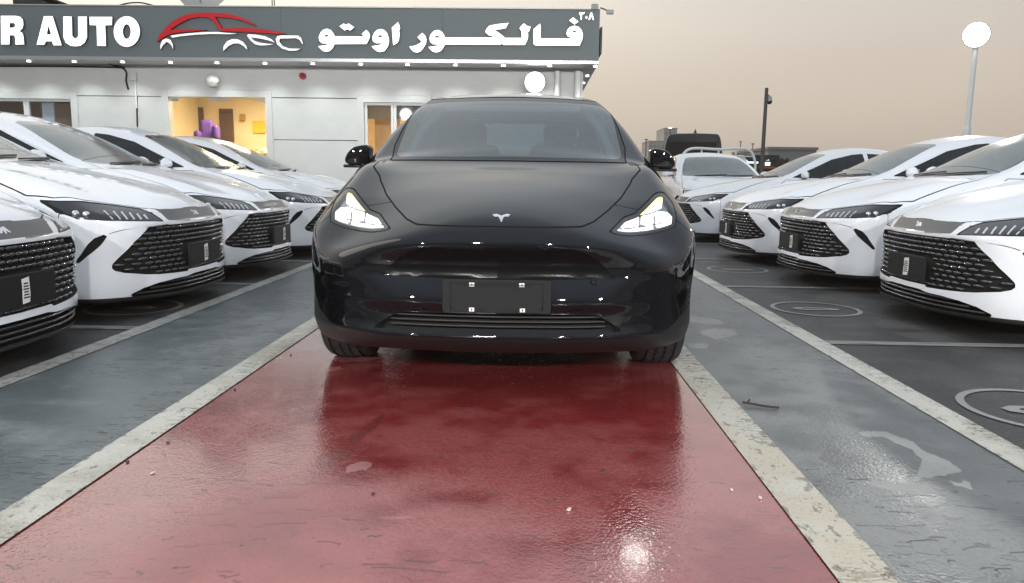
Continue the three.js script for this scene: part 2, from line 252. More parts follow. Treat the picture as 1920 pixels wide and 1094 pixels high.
// ---------------------------------------------------------------- black sport utility car
const SUV = (() => {
  const L = 4.75;
  const top = pchip([[-0.1, 0.60], [0, 0.70], [0.03, 0.748], [0.06, 0.778], [0.12, 0.812], [0.3, 0.878], [0.6, 0.956], [0.9, 1.02], [1.12, 1.072], [1.3, 1.155], [2.1, 1.525], [2.4, 1.602], [2.8, 1.632], [3.2, 1.622], [3.6, 1.56], [4.1, 1.40], [4.5, 1.21], [4.62, 1.14], [4.8, 1.0]]);
  const crown = pchip([[0, 0.42], [0.25, 0.36], [0.6, 0.19], [1.1, 0.05], [1.4, 0.15], [2.1, 0.12], [3.0, 0.10], [4.75, 0.12]]);
  const prof = pchip([[0.18, 0.16], [0.21, 0.09], [0.245, 0.04], [0.275, 0.010], [0.293, 0.0], [0.310, 0.012], [0.335, 0.028], [0.395, 0.026], [0.42, 0.010], [0.438, 0.0], [0.48, 0.010], [0.53, 0.030], [0.55, 0.040], [0.60, 0.046], [0.66, 0.026], [0.69, 0.008], [0.71, 0.002], [0.74, 0.012], [0.775, 0.04], [0.81, 0.08], [0.9, 0.2]]);
  const prof2 = pchip([[0.16, 0.16], [0.22, 0.06], [0.27, 0.02], [0.30, 0.006], [0.36, 0.010], [0.46, 0.012], [0.54, 0.0], [0.66, 0.006], [0.72, 0.016], [0.80, 0.05], [0.9, 0.12]]);
  const plan = pchip([[0, 0], [0.3, 0.018], [0.5, 0.055], [0.7, 0.14], [0.85, 0.29], [0.93, 0.44], [0.98, 0.60], [1.02, 0.8]]);
  const sideF = pchip([[0.15, 0.90], [0.22, 0.95], [0.32, 0.985], [0.45, 1.002], [0.6, 1.0], [0.7, 0.985], [0.8, 0.955], [0.9, 0.915], [1.0, 0.868], [1.09, 0.835], [1.32, 0.735], [1.52, 0.625], [1.65, 0.54]]);
  const sideM = pchip([[0.15, 0.85], [0.22, 0.91], [0.32, 0.95], [0.5, 0.972], [0.7, 0.975], [0.9, 0.955], [1.0, 0.93], [1.06, 0.9], [1.12, 0.855], [1.32, 0.755], [1.52, 0.64], [1.65, 0.55]]);
  const rearX = pchip([[0.2, 4.55], [0.3, 4.66], [0.55, 4.75], [0.8, 4.74], [1.0, 4.7], [1.2, 4.66]]);
  const f = (x0, y, s) => {
    const x = Math.abs(x0), fend = 0.042 * Math.exp(-(((x - 0.8) / 0.13) ** 2)) * sstep(0.25, 0.6, s) * (1 - sstep(0.95, 1.35, s));
    const a = (y - (top(s) - crown(s) * x * x + fend)) * 0.86;
    const w = mix(sideF(y), sideM(y), sstep(0.85, 1.7, s)) + 0.03 * Math.exp(-(((s - 3.75) / 0.5) ** 2)) * Math.exp(-(((y - 0.6) / 0.3) ** 2)) - 0.16 * sstep(3.6, 4.8, s) ** 2;
    const v = sstep(0.42, 0.78, x), c = (plan(x) + mix(prof(y), prof2(y), v) - s) * 0.9;
    const r = s - rearX(y) + 0.25 * x * x * x * x;
    const k = mix(0.11, 0.06, sstep(0.9, 1.3, s));
    return smax(smax(smax(a, x - w, k), c, 0.05), smax(r, 0.19 + 0.02 * sstep(0.3, 1, s) - y, 0.06), 0.025);
  };
  const pos = [-0.145, 0, -3.16 - L / 2], hit = caster(f, L, pos, 0);
  const px = (list) => list.map(([a, b]) => hit(a, b)), xy = (list) => px(list).map((p) => [p[0], p[1]]);
  const car = thing('black_car', 'glossy black sport utility car with lit headlights on the red painted lane', 'car', pos);
  let m = cut(surfaceOf(f, [-0.08, 0.1, -0.08], [1.1, 1.72, 4.86], 0.024), (x) => -x)[0];
  const AX = [0.86, 3.75], RW = 0.355;
  const arch = (x, y, s) => Math.max(Math.min(...AX.map((q) => Math.hypot(s - q, (y - RW) * 0.98) - 0.405)), 0.6 - x);
  let [gone, rest, seg] = cut(m, arch); m = rest;
  mesh('wheel_arch', carGeo(rim(seg, 0.3, [1, 0, 0]), L), MT.gap, car);
  // lower intake
  const intake = frontPoly([[-0.2, 0.392], [0.30, 0.392], [0.44, 0.388], [0.50, 0.355], [0.565, 0.312], [0.3, 0.312], [-0.2, 0.312]], 0.6);
  let r3 = cut(m, intake); m = r3[1];
  const grille = mesh('lower_grille', carGeo(joined(shifted(r3[0], -0.07), rim(r3[2], 0.07)), L), MT.gap, car);
  for (let k = 0; k < 3; k++) { const pts = []; for (let i = -14; i <= 14; i++) { const x = i / 14 * 0.48; let s = -0.02; while (f(Math.abs(x), 0.33 + k * 0.02, s) > 0 && s < 1) s += 0.002; pts.push(V(x, 0.33 + k * 0.022, L / 2 - s - 0.025)); } mesh('slat', tube(pts, 0.005, 40, 6), MT.plastic, grille); }
  // windscreen
  const shield = frontPoly([[-0.2, hit(935, 301.8)[1]], ...xy([[935, 301.8], [900, 301.6], [800, 300.5], [731, 300.6], [740, 273], [757, 238.8], [779.5, 203.5], [795, 190.5], [804, 187.8]]), [0.3, 1.548], [-0.2, 1.553]], 2.5, 1.0);
  const clearIn = frontPoly([[-0.2, hit(935, 293.8)[1]], ...xy([[935, 293.8], [900, 293.7], [800, 293.6], [750, 293.5], [743.6, 288.6], [750, 271], [767.5, 226.7], [781, 207.5], [798, 196.2], [827.7, 192.8]]), [0.2, 1.512], [-0.2, 1.515]], 2.5, 1.0);
  let gapM; let ws;[ws, m, gapM] = panel(m, shield, 0.004);
  const [pane, frit] = cut(ws, clearIn);
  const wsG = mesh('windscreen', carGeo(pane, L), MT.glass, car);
  mesh('windscreen_border', carGeo(frit, L), MT.frit, wsG);
  const gaps = [gapM];
  // roof glass and rear window
  let roof;[roof, m, gapM] = panel(m, topPoly([[-0.2, 2.2], [0.45, 2.2], [0.53, 2.35], [0.55, 3.0], [0.52, 3.7], [-0.2, 3.76]], 1.2), 0.004); gaps.push(gapM);
  mesh('roof_glass', carGeo(roof, L), MT.gloss, car);
  let rw;[rw, m, gapM] = panel(m, topPoly([[-0.2, 3.82], [0.56, 3.78], [0.6, 3.95], [0.58, 4.4], [0.5, 4.46], [-0.2, 4.48]], 1.1), 0.004); gaps.push(gapM);
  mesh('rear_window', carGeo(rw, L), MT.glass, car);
  // side windows and doors
  for (const poly of [[[1.5, 1.085], [1.75, 1.22], [2.1, 1.40], [2.5, 1.49], [2.62, 1.5], [2.66, 1.07]], [[2.72, 1.07], [2.70, 1.5], [3.1, 1.49], [3.5, 1.42], [3.86, 1.29], [4.05, 1.16], [3.98, 1.10], [3.6, 1.08]]]) {
    let w;[w, m, gapM] = panel(m, sidePoly(poly, 0.45), 0.004); gaps.push(gapM);
    for (const sd of ['left', 'right']) mesh('side_window', carGeo(w, L, sd), MT.privacy, car);
  }
  for (const poly of [[[1.38, 0.33], [1.34, 0.7], [1.36, 0.98], [1.46, 1.052], [2.69, 1.045], [2.7, 0.6], [2.68, 0.33]], [[2.72, 0.33], [2.73, 1.045], [3.7, 1.055], [3.66, 0.9], [3.42, 0.68], [3.28, 0.45], [3.25, 0.33]]]) {
    let d;[d, m, gapM] = panel(m, sidePoly(poly, 0.5), 0.003); gaps.push(gapM);
    for (const sd of ['left', 'right']) { const dm = mesh('door', carGeo(d, L, sd), MT.black, car), sx = sd === 'left' ? -1 : 1; mesh('door_handle', rbox(0.012, 0.025, 0.2, 0.005, sx * 0.957, 0.86, L / 2 - (poly[0][0] + 1.1)), MT.gloss, dm); }
  }
  // headlights
  const lampPx = [[649.4, 353.2], [656.5, 352.3], [664, 355.5], [672, 365.6], [682.7, 379.9], [693.4, 393], [704, 397.7], [712.4, 401.3], [720.7, 413.2], [731.4, 428.6], [720.7, 432.8], [697, 435.7], [673, 433.4], [647, 427.4], [629, 421], [620, 416], [619, 403.7], [623, 388], [631.6, 371.4], [643.5, 358.5]];
  let hl;[hl, m, gapM] = panel(m, frontPoly(xy(lampPx), 1.1), 0.003); gaps.push(gapM);
  const amber = frontPoly(xy([[646, 357], [656.5, 353.5], [664, 357], [682, 381], [692, 392], [694, 396.5], [680, 397], [661, 391], [645, 383]]), 1.1);
  const beam = frontPoly(xy([[624, 398], [634, 390], [652, 388.5], [664, 395], [682, 399.5], [706, 401.5], [715, 409], [726, 426], [712, 428.5], [690, 429], [664, 425], [640, 418], [624, 412]]), 1.1);
  const line = frontPoly(xy([[629, 408], [650, 411.6], [673, 417.4], [700, 422.2], [724, 421.4], [724, 423.6], [700, 425], [673, 420], [650, 414.2], [629, 410.4]]), 1.1), xd = [hit(657, 402)[0], hit(681, 408)[0]];
  const lit = (x, y, s) => Math.max(beam(x, y, s), -line(x, y, s), y > 0.755 ? 0.0045 - Math.min(...xd.map((q) => Math.abs(x - q - (y - 0.78) * 0.25))) : -1);
  const bowl = shifted(hl, -0.022);
  for (const sd of ['left', 'right']) {
    const hm = mesh('headlight', carGeo(hl, L, sd), MT.clear, car);
    const [am, r1] = cut(bowl, amber), [bm, r2] = cut(r1, lit);
    mesh('lamp_housing', carGeo(r2, L, sd), std(0.35, 0.35, 0.36, 0.3, { metalness: 0.9 }), hm);
    mesh('turn_signal_light', carGeo(am, L, sd), glowing(1, 0.86, 0.22, 1.5), hm);
    mesh('beam_light', carGeo(bm, L, sd), glowing(1, 0.99, 0.95, 1.7), hm);
    const sx = sd === 'left' ? -1 : 1, sp = new THREE.SpotLight(new THREE.Color(1, 0.98, 0.92), 0.07, 14, 0.9, 0.8, 2);
    sp.position.set(pos[0] + sx * 0.66, 0.78, -3.16 - 0.12); sp.target.position.set(pos[0] + sx * 0.9, 0.1, 1.5); sp.castShadow = true; sp.shadow.radius = 3; scene.add(sp, sp.target);
  }
  // bonnet
  const hoodPts = xy([[711.8, 330], [713.6, 339.5], [724, 364.5], [742, 389.4], [762, 410.8], [781, 421], [862, 425], [935, 426]]);
  let hood;[hood, m, gapM] = panel(m, frontPoly([[0.745, 1.3], [0.74, 1.04], ...hoodPts, [-0.2, hoodPts.at(-1)[1]], [-0.2, 1.3]], 1.22, 0.02), 0.0035); gaps.push(gapM);
  mesh('bonnet', carGeo(hood, L), MT.black, car);
  const wrapPts = xy([[856, 460.5], [791, 463.8], [765, 472], [748, 482], [722, 507], [721, 512], [735, 516], [790, 520], [860, 522.5]]); let wr;[wr, m] = cut(m, frontPoly([[-0.2, wrapPts[0][1]], [0, wrapPts[0][1]], ...wrapPts, [0, wrapPts.at(-1)[1]], [-0.2, wrapPts.at(-1)[1]]], 0.6)); mesh('black_film', carGeo(wr, L), MT.wrap, car);
  let val;[val, m] = cut(m, (x, y, s) => Math.max(y - 0.282 - 0.10 * sstep(0.72, 0.95, x), s - 0.62)); mesh('lower_valance', carGeo(val, L), std(0.006, 0.006, 0.0065, 0.45), car);
  // bumper: everything ahead of the arch below the lamps
  let bumper;[bumper, m, gapM] = panel(m, (x, y, s) => Math.max(s - 0.50 - 0.12 * sstep(0.75, 0.5, y), y - 0.86), 0.0025); gaps.push(gapM);
  mesh('front_bumper', carGeo(bumper, L), MT.black, car);
  mesh('body', carGeo(m, L), MT.black, car);
  mesh('panel_gap', carGeo(joined(...gaps), L), MT.gap, car);
  // emblem, number plate carrier, tow eye cover
  const em = px([[722, 503], [738, 501], [750, 505], [756, 508], [762, 505], [775, 501], [790, 503], [781, 512], [768, 511], [763, 516], [757, 531], [754, 531], [748, 516], [743, 511], [731, 512]].map(([a, b]) => [560 + a / 1.9885, 150 + b / 1.9885]));
  mesh('emblem', relief(f, em.map((p) => [p[0] * p[3], p[1], p[2]]), 0.0022, L), MT.chrome, car);
  const pl = mesh('plate_carrier', (() => { const s = new THREE.Shape(), a = 0.232, b = 0.07, r = 0.012; s.moveTo(-a + r, -b); s.lineTo(a - r, -b); s.quadraticCurveTo(a, -b, a, -b + r); s.lineTo(a, b - r); s.quadraticCurveTo(a, b, a - r, b); s.lineTo(-a + r, b); s.quadraticCurveTo(-a, b, -a, b - r); s.lineTo(-a, -b + r); s.quadraticCurveTo(-a, -b, -a + r, -b); return new THREE.ExtrudeGeometry(s, { depth: 0.025, bevelEnabled: true, bevelSize: 0.003, bevelThickness: 0.003, bevelSegments: 2 }).translate(0, 0.477, L / 2 - 0.008); })(), MT.plate, car);
  const zf = L / 2 + 0.0205;
  mesh('plate_recess_line', merge([box(0.40, 0.004, 0.004, 0, 0.535, zf), box(0.004, 0.115, 0.004, -0.198, 0.478, zf), box(0.004, 0.115, 0.004, 0.198, 0.478, zf), box(0.022, 0.016, 0.004, -0.19, 0.425, zf), box(0.022, 0.016, 0.004, 0.19, 0.425, zf)]), MT.gap, pl);
  mesh('plate_ridge', box(0.30, 0.005, 0.006, 0, 0.526, zf + 0.001), MT.plate, pl);
  for (const x of [-0.075, 0.08]) mesh('screw_hole', cyl(0.008, 0.008, 0.003, 12).rotateX(Math.PI / 2).translate(x, 0.512, zf), MT.gap, pl);
  for (const x of [-0.07, 0.08]) mesh('slot', box(0.042, 0.015, 0.004, x, 0.418, zf), MT.gap, pl);
  for (const [x, y] of [[-0.107, 0.528], [0.108, 0.529], [-0.107, 0.419], [0.112, 0.419]]) { const st = mesh('sticker', box(0.022, 0.016, 0.002, x, y, zf + 0.003), MT.paper, pl); mesh('digit', box(0.005, 0.009, 0.001, x, y, zf + 0.0048), MT.gap, st); }
  mesh('tow_eye_cover', new THREE.TorusGeometry(0.014, 0.002, 8, 20).translate(0.43, 0.545, L / 2 - 0.055), MT.gloss, car);
  // wing mirrors
  for (const sx of [-1, 1]) {
    const s = new THREE.Shape(), q = (a, b) => [sx * a, b];
    s.moveTo(...q(0.885, 1.075)); s.lineTo(...q(0.99, 1.07)); s.quadraticCurveTo(...q(1.02, 1.072), ...q(1.012, 1.095)); s.quadraticCurveTo(...q(1.0, 1.135), ...q(0.96, 1.158)); s.quadraticCurveTo(...q(0.93, 1.168), ...q(0.895, 1.17)); s.quadraticCurveTo(...q(0.882, 1.17), ...q(0.882, 1.155));
    const mg = mesh('wing_mirror', toCreasedNormals(new THREE.ExtrudeGeometry(s, { depth: 0.09, bevelEnabled: true, bevelSize: 0.012, bevelThickness: 0.045, bevelSegments: 5, curveSegments: 10 }).translate(0, 0, L / 2 - 1.6), 0.7), MT.black, car);
    mesh('mirror_arm', toCreasedNormals(merge([rbox(0.23, 0.02, 0.11, 0.009, sx * 0.925, 1.05, L / 2 - 1.55), rbox(0.1, 0.07, 0.08, 0.02, sx * 0.83, 1.04, L / 2 - 1.55)]), 0.7), MT.gloss, mg);
    mesh('mirror_glass', rbox(0.115, 0.08, 0.006, 0.002, sx * 0.945, 1.12, L / 2 - 1.655), MT.mirrorGlass, mg);
  }
  // wipers, underbody, wheels, cabin
  mesh('underbody', merge([box(1.5, 0.03, 4.1, 0, 0.205, -0.05), box(1.3, 0.05, 0.12, 0, 0.17, L / 2 - 0.5)]), MT.gap, car);
  for (const q of AX) for (const sx of [-1, 1]) wheelParts(car, sx * 0.822, L / 2 - q, RW, 0.25, sx, 10);
  seatSet(car, L, 1.2, 1.08, 0.76, 0.62, MT.seat);
  const pale = std(0.5, 0.53, 0.53, 0.8); for (const sx of [-1, 1]) { mesh('pillar_trim', tube([V(sx * 0.70, 1.08, L / 2 - 1.75), V(sx * 0.62, 1.3, L / 2 - 2.0), V(sx * 0.53, 1.46, L / 2 - 2.35)], 0.035, 12, 6), pale, car); mesh('door_trim', rbox(0.03, 0.28, 1.5, 0.012, sx * 0.80, 0.93, L / 2 - 2.3), pale, car); }
  mesh('header_trim', rbox(0.95, 0.05, 0.12, 0.02, 0, 1.475, L / 2 - 2.22), pale, car); mesh('rear_view_mirror', rbox(0.22, 0.06, 0.03, 0.014, 0, 1.40, L / 2 - 2.05), MT.gloss, car);
  { const q = hit(761, 287); mesh('toll_tag', box(0.035, 0.04, 0.003).rotateX(-1.0).translate(-q[0], q[1] - 0.012, L / 2 - q[2] - 0.012), std(0.35, 0.6, 0.75, 0.3), car); }
  return car;
})();

// ---------------------------------------------------------------- white sedans: one model, copied along both rows
const ROW_L = [[-2.49, -3.53], [-2.49, -5.6], [-2.55, -7.55], [-2.45, -9.7], [-2.4, -11.85]], ROW_R = [[2.69, -5.38], [2.6, -7.58], [2.5, -9.7], [2.5, -13.1]];
const SEDAN_L = 4.95;
const sedan = (() => {
  const L = SEDAN_L;
  const top = pchip([[-0.1, 0.5], [0.0, 0.60], [0.08, 0.715], [0.11, 0.748], [0.16, 0.785], [0.3, 0.85], [0.6, 0.93], [0.9, 0.99], [1.2, 1.04], [1.38, 1.07], [1.55, 1.14], [2.35, 1.50], [2.65, 1.575], [3.0, 1.605], [3.3, 1.585], [3.7, 1.49], [4.2, 1.29], [4.55, 1.15], [4.8, 1.09], [4.92, 1.0], [5.0, 0.9]]);
  const crown = pchip([[0, 0.30], [0.3, 0.22], [0.7, 0.16], [1.2, 0.10], [1.45, 0.10], [1.8, 0.17], [2.4, 0.17], [3.2, 0.15], [4.95, 0.12]]);
  const prof = pchip([[0.09, 0.09], [0.115, 0.04], [0.135, 0.008], [0.15, 0.0], [0.2, 0.008], [0.26, 0.014], [0.29, 0.02], [0.34, 0.034], [0.5, 0.046], [0.62, 0.05], [0.65, 0.05], [0.70, 0.078], [0.745, 0.10], [0.80, 0.16], [0.9, 0.3]]);
  const prof2 = pchip([[0.09, 0.12], [0.13, 0.06], [0.18, 0.03], [0.26, 0.012], [0.4, 0.006], [0.55, 0.0], [0.66, 0.012], [0.74, 0.04], [0.80, 0.09], [0.9, 0.2]]);
  const plan = pchip([[0, 0], [0.25, 0.012], [0.45, 0.05], [0.6, 0.105], [0.72, 0.18], [0.82, 0.30], [0.88, 0.44], [0.915, 0.62], [0.93, 0.8]]);
  const sideF = pchip([[0.1, 0.82], [0.18, 0.87], [0.3, 0.9], [0.45, 0.912], [0.6, 0.91], [0.72, 0.895], [0.83, 0.872], [0.93, 0.83], [1.02, 0.78], [1.07, 0.755], [1.3, 0.665], [1.48, 0.57], [1.62, 0.44]]);
  const sideM = pchip([[0.1, 0.80], [0.18, 0.86], [0.3, 0.895], [0.5, 0.912], [0.7, 0.912], [0.83, 0.916], [0.95, 0.89], [1.03, 0.855], [1.09, 0.80], [1.3, 0.715], [1.48, 0.605], [1.62, 0.46]]);
  const rearX = pchip([[0.15, 4.77], [0.25, 4.87], [0.5, 4.94], [0.8, 4.92], [1.0, 4.88], [1.2, 4.8]]);
  const f = (x0, y, s) => {
    const x = Math.abs(x0), fend = 0.045 * Math.exp(-(((x - 0.72) / 0.12) ** 2)) * sstep(0.3, 0.7, s) * (1 - sstep(1.1, 1.55, s)) - 0.012 * Math.exp(-(((x - 0.42) / 0.14) ** 2)) * sstep(0.1, 0.4, s) * (1 - sstep(1.1, 1.35, s));
    const a = (y - (top(s) - crown(s) * x * x + fend)) * 0.9;
    const w = mix(sideF(y), sideM(y), sstep(1.0, 1.9, s)) - 0.15 * sstep(3.7, 5.1, s) ** 2 - 0.02 * Math.exp(-(((y - 0.5) / 0.12) ** 2)) * sstep(1.35, 1.7, s) * (1 - sstep(3.2, 3.5, s));
    const c = (plan(x) + mix(prof(y), prof2(y), sstep(0.35, 0.75, x)) - s) * 0.9;
    const r = s - rearX(y) + 0.22 * x * x * x * x, k = mix(0.09, 0.05, sstep(1.2, 1.6, s));
    return smax(smax(smax(a, x - w, k), c, 0.035), smax(r, 0.125 + 0.05 * sstep(0.4, 1, s) - y, 0.05), 0.025);
  };
  const at2 = [ROW_L[1][0] - L / 2, 0, ROW_L[1][1]], hit = caster(f, L, at2, Math.PI / 2);
  const zl = (list) => list.map(([a, b]) => hit(180 + a * 0.2102, 340 + b * 0.2102)), z5 = (list) => list.map(([a, b]) => hit(a / 2.279, 200 + b / 2.279));
  const fx = (l) => l.map((p) => [p[0], p[1]]);
  const car = thing('white_sedan', '', 'car', [0, 0, 0], 0, 'white sedans parked in rows');
  let m = cut(surfaceOf(f, [-0.08, 0.06, -0.08], [1.02, 1.68, 5.04], 0.024), (x) => -x)[0];
  const AX = [0.96, 3.82], RW = 0.33; let gapM; const gaps = [];
  const arch = (x, y, s) => Math.max(Math.min(...AX.map((q) => Math.hypot(s - q, y - RW) - 0.37)), 0.55 - x);
  let r3 = cut(m, arch); m = r3[1]; mesh('wheel_arch', carGeo(rim(r3[2], 0.28, [1, 0, 0]), L), MT.gap, car);
  // grille opening
  const gPts = fx(zl([[640, 388], [465, 410], [340, 540], [205, 678], [145, 738], [134, 770], [150, 798], [250, 820], [450, 833], [560, 830], [700, 818], [820, 800]]));
  const grilleRegion = frontPoly([[-0.2, 0.632], [0.3, 0.632], ...gPts, [0.25, 0.297], [-0.2, 0.293]], 1.2);
  r3 = cut(m, grilleRegion); m = r3[1];
  const grille = mesh('grille', carGeo(joined(shifted(r3[0], -0.035), rim(r3[2], 0.035)), L), MT.gap, car);
  const sAt = (x, y) => { let s = -0.03; while (f(x, y, s) > 0 && s < 1.3) s += 0.004; return s; };
  const sg = new THREE.SphereGeometry(0.5, 8, 5); const rowsN = 10;
  for (let r = 0; r < rowsN; r++) {
    const y = 0.613 - r * 0.0335, X = (t) => 0.046 * t + 0.0019 * t * t;
    for (let t = r % 2 ? 0.5 : 0; X(t) < 0.95; t++) {
      const xc = X(t), wd = 0.046 + 0.0038 * t, s = sAt(xc, y);
      if (grilleRegion(xc, y, s) < -0.014 && !(xc < 0.275 && y > 0.32 && y < 0.49)) {
        const n = unit(grad(f, xc, y, s));
        for (const sx of xc ? [-1, 1] : [1]) {
          const g = mesh('grille_scale', sg, MT.scale, grille); g.position.set(sx * (xc - n[0] * 0.016), y - n[1] * 0.016, L / 2 - s + n[2] * 0.016);
          g.lookAt(g.position.x + sx * n[0], g.position.y + 0.35, g.position.z - n[2]); g.scale.set(wd * 0.95, 0.025, 0.038);
        }
      }
    }
  }
  // slatted lower intake
  const low = fx(zl([[300, 1013], [430, 950], [560, 905], [700, 868], [820, 842]]));
  const lowRegion = frontPoly([[-0.2, 0.262], [0.2, 0.262], ...low.slice().reverse(), [low[0][0] - 0.02, 0.158], [0.3, 0.158], [-0.2, 0.158]], 1.2);
  r3 = cut(m, lowRegion); m = r3[1];
  const lowG = mesh('lower_grille', carGeo(biggest(joined(shifted(r3[0], -0.045), rim(r3[2], 0.045))), L), MT.gap, car);
  for (const [y, w] of [[0.235, 0.5], [0.205, 0.6], [0.178, 0.68]]) { const pts = []; for (let i = -16; i <= 16; i++) { const x = i / 16 * w; pts.push(V(x, y, L / 2 - sAt(Math.abs(x), y) - 0.016)); } mesh('slat', tube(pts, 0.008, 40, 6), MT.darkAlloy, lowG); }
  let lip;[lip, m] = cut(m, (x, y, s) => Math.max(y - 0.160, s - 0.75)); mesh('chin_lip', carGeo(lip, L), MT.plastic, car);
  // fang slot
  r3 = cut(m, frontPoly(fx(z5([[310, 686], [330, 650], [372, 590], [400, 564], [440, 548], [462, 545], [432, 590], [372, 640]])), 1.2)); m = r3[1];
  for (const sd of ['left', 'right']) mesh('air_slot', carGeo(joined(shifted(r3[0], -0.03), rim(r3[2], 0.03)), L, sd), MT.gap, car);
  // headlight
  const hlR = frontPoly(fx(z5([[168, 400], [240, 404], [350, 405], [480, 420], [600, 437], [650, 457], [698, 490], [450, 487], [330, 480], [265, 457], [222, 430]])), 1.4);
  let hl;[hl, m, gapM] = panel(m, hlR, 0.003); gaps.push(gapM);
  const fins = [];
  for (const [a, b, c, d] of [[440, 445, 478, 482], [480, 447, 510, 482], [515, 450, 540, 482], [550, 454, 570, 482], [582, 458, 600, 482], [612, 462, 628, 481]]) fins.push(z5([[a, b], [a + 6, b], [c + 6, d], [c, d]]));
  for (const sd of ['left', 'right']) {
    const h = mesh('headlight', carGeo(shifted(hl, -0.004), L, sd), MT.gloss, car);
    for (const p of fins) mesh('light_fin', relief(f, p.map((q) => q.slice(0, 3)), 0.003, L, sd), MT.fin, h);
    const sx = sd === 'left' ? -1 : 1;
    for (const ds of [[330, 462], [375, 466]]) { const q = z5([ds])[0]; const b = mesh('lamp_lens', new THREE.SphereGeometry(0.024, 14, 10), MT.chrome, h); b.position.set(sx * q[0], q[1] + 0.004, L / 2 - q[2] - 0.012); }
  }
  // grey film panel with emblem, bright strip
  const strip = fx(zl([[432, 246], [480, 243], [560, 278], [642, 350], [700, 352], [800, 352], [900, 342]])), stripB = fx(zl([[900, 366], [800, 378], [700, 384], [645, 385], [590, 350], [520, 290]]));
  let ch;[ch, m] = cut(m, frontPoly([...strip, [0.15, 0.657], [-0.2, 0.657], [-0.2, 0.634], [0.15, 0.634], ...stripB], 1.2)); mesh('bright_strip', carGeo(ch, L), MT.white, car);
  const filmP = fx(zl([[645, 350], [562, 272], [520, 252], [570, 252], [700, 245], [850, 231]]));
  let fl;[fl, m] = cut(m, frontPoly([[-0.2, 0.658], [0.15, 0.658], ...strip.slice(3).reverse().map(([x, y]) => [x, y + 0.001]), ...filmP.slice(1), [0.12, 0.743], [-0.2, 0.745]], 1.2));
  const film = mesh('nose_panel', carGeo(fl, L), MT.film, car);
  const emb = [[-0.052, 0.716], [-0.03, 0.722], [-0.01, 0.712], [0.02, 0.716], [0.034, 0.700], [0.046, 0.684], [0.03, 0.686], [0.018, 0.696], [0.012, 0.682], [0.0, 0.682], [-0.002, 0.698], [-0.016, 0.684], [-0.028, 0.684], [-0.022, 0.702], [-0.036, 0.704]].map(([x, y]) => [x, y, sAt(Math.abs(x), y)]);
  mesh('emblem', relief(f, emb, 0.004, L), MT.chrome, film);
  { const creaseShade = zl([[640, 383], [560, 391], [465, 404], [350, 416], [240, 432], [150, 455], [112, 470], [112, 475], [152, 460], [242, 437], [352, 421], [466, 409], [560, 396], [640, 387]]); for (const sd of ['left', 'right']) mesh('crease_shade_strip', relief(f, creaseShade.map((p) => p.slice(0, 3)), 0.003, L, sd), MT.gap, car); }  // thin dark strip laid on as the shade line of a body crease
  // bonnet
  const hp = z5([[110, 381], [230, 391], [360, 400], [480, 416], [600, 434], [680, 441], [740, 441], [840, 432]]);
  let hood;[hood, m, gapM] = panel(m, topPoly([[0.71, 1.62], [0.75, 1.4], ...hp.map((p) => [p[0], p[2]]), [0.12, 0.112], [-0.2, 0.108], [-0.2, 1.62]], 0.70), 0.0035); gaps.push(gapM);
  // windscreen (after the bonnet: its lower edge is the cowl)
  const wsR = frontPoly([[-0.2, 1.078], [0.45, 1.072], [0.69, 1.082], [0.705, 1.10], [0.61, 1.32], [0.515, 1.455], [0.43, 1.478], [-0.2, 1.508]], 2.75, 1.2);
  let ws;[ws, m] = cut(m, wsR); const hw = cut(hood, wsR); hood = hw[1]; ws = joined(ws, hw[0]);
  mesh('bonnet', carGeo(hood, L), MT.white, car);
  const glass = { P: ws.P, N: ws.N, I: ws.I, f: null }, [pane, frit] = cut(glass, frontPoly([[-0.2, 1.095], [0.6, 1.09], [0.665, 1.105], [0.585, 1.31], [0.5, 1.435], [-0.2, 1.485]], 2.75, 1.2));
  const wm = mesh('windscreen', carGeo(pane, L), MT.dusty, car); mesh('windscreen_border', carGeo(frit, L), MT.gloss, wm);
  for (const poly of [[[1.74, 1.085], [2.05, 1.22], [2.4, 1.38], [2.75, 1.465], [2.92, 1.482], [2.96, 1.065]], [[3.02, 1.065], [3.0, 1.484], [3.35, 1.465], [3.75, 1.37], [4.1, 1.22], [4.25, 1.14], [4.1, 1.085]]]) {
    let w;[w, m, gapM] = panel(m, sidePoly(poly, 0.42), 0.004); gaps.push(gapM);
    for (const sd of ['left', 'right']) mesh('side_window', carGeo(w, L, sd), MT.privacy, car);
  }
  let rw;[rw, m, gapM] = panel(m, topPoly([[-0.2, 3.6], [0.45, 3.57], [0.52, 3.8], [0.58, 4.35], [0.5, 4.44], [-0.2, 4.46]], 1.05), 0.004); gaps.push(gapM); mesh('rear_window', carGeo(rw, L), MT.privacy, car);
  for (const poly of [[[1.52, 0.3], [1.46, 0.65], [1.5, 0.95], [1.62, 1.045], [2.98, 1.035], [2.99, 0.6], [2.96, 0.3]], [[3.01, 0.3], [3.02, 1.035], [3.95, 1.045], [3.85, 0.85], [3.5, 0.66], [3.36, 0.42], [3.34, 0.3]]]) {
    let d;[d, m, gapM] = panel(m, sidePoly(poly, 0.45), 0.003); gaps.push(gapM);
    for (const sd of ['left', 'right']) { const dm = mesh('door', carGeo(d, L, sd), MT.white, car), sx = sd === 'left' ? -1 : 1; mesh('door_handle', rbox(0.016, 0.026, 0.2, 0.006, sx * 0.905, 0.8, L / 2 - (poly[0][0] + 1.05)), MT.white, dm); }
  }
  let bumper;[bumper, m, gapM] = panel(m, (x, y, s) => Math.max(s - 0.56, y - 0.72), 0.0022); gaps.push(gapM);
  mesh('front_bumper', carGeo(bumper, L), MT.white, car); mesh('body', carGeo(m, L), MT.white, car); mesh('panel_gap', carGeo(joined(...gaps), L), MT.gap, car);
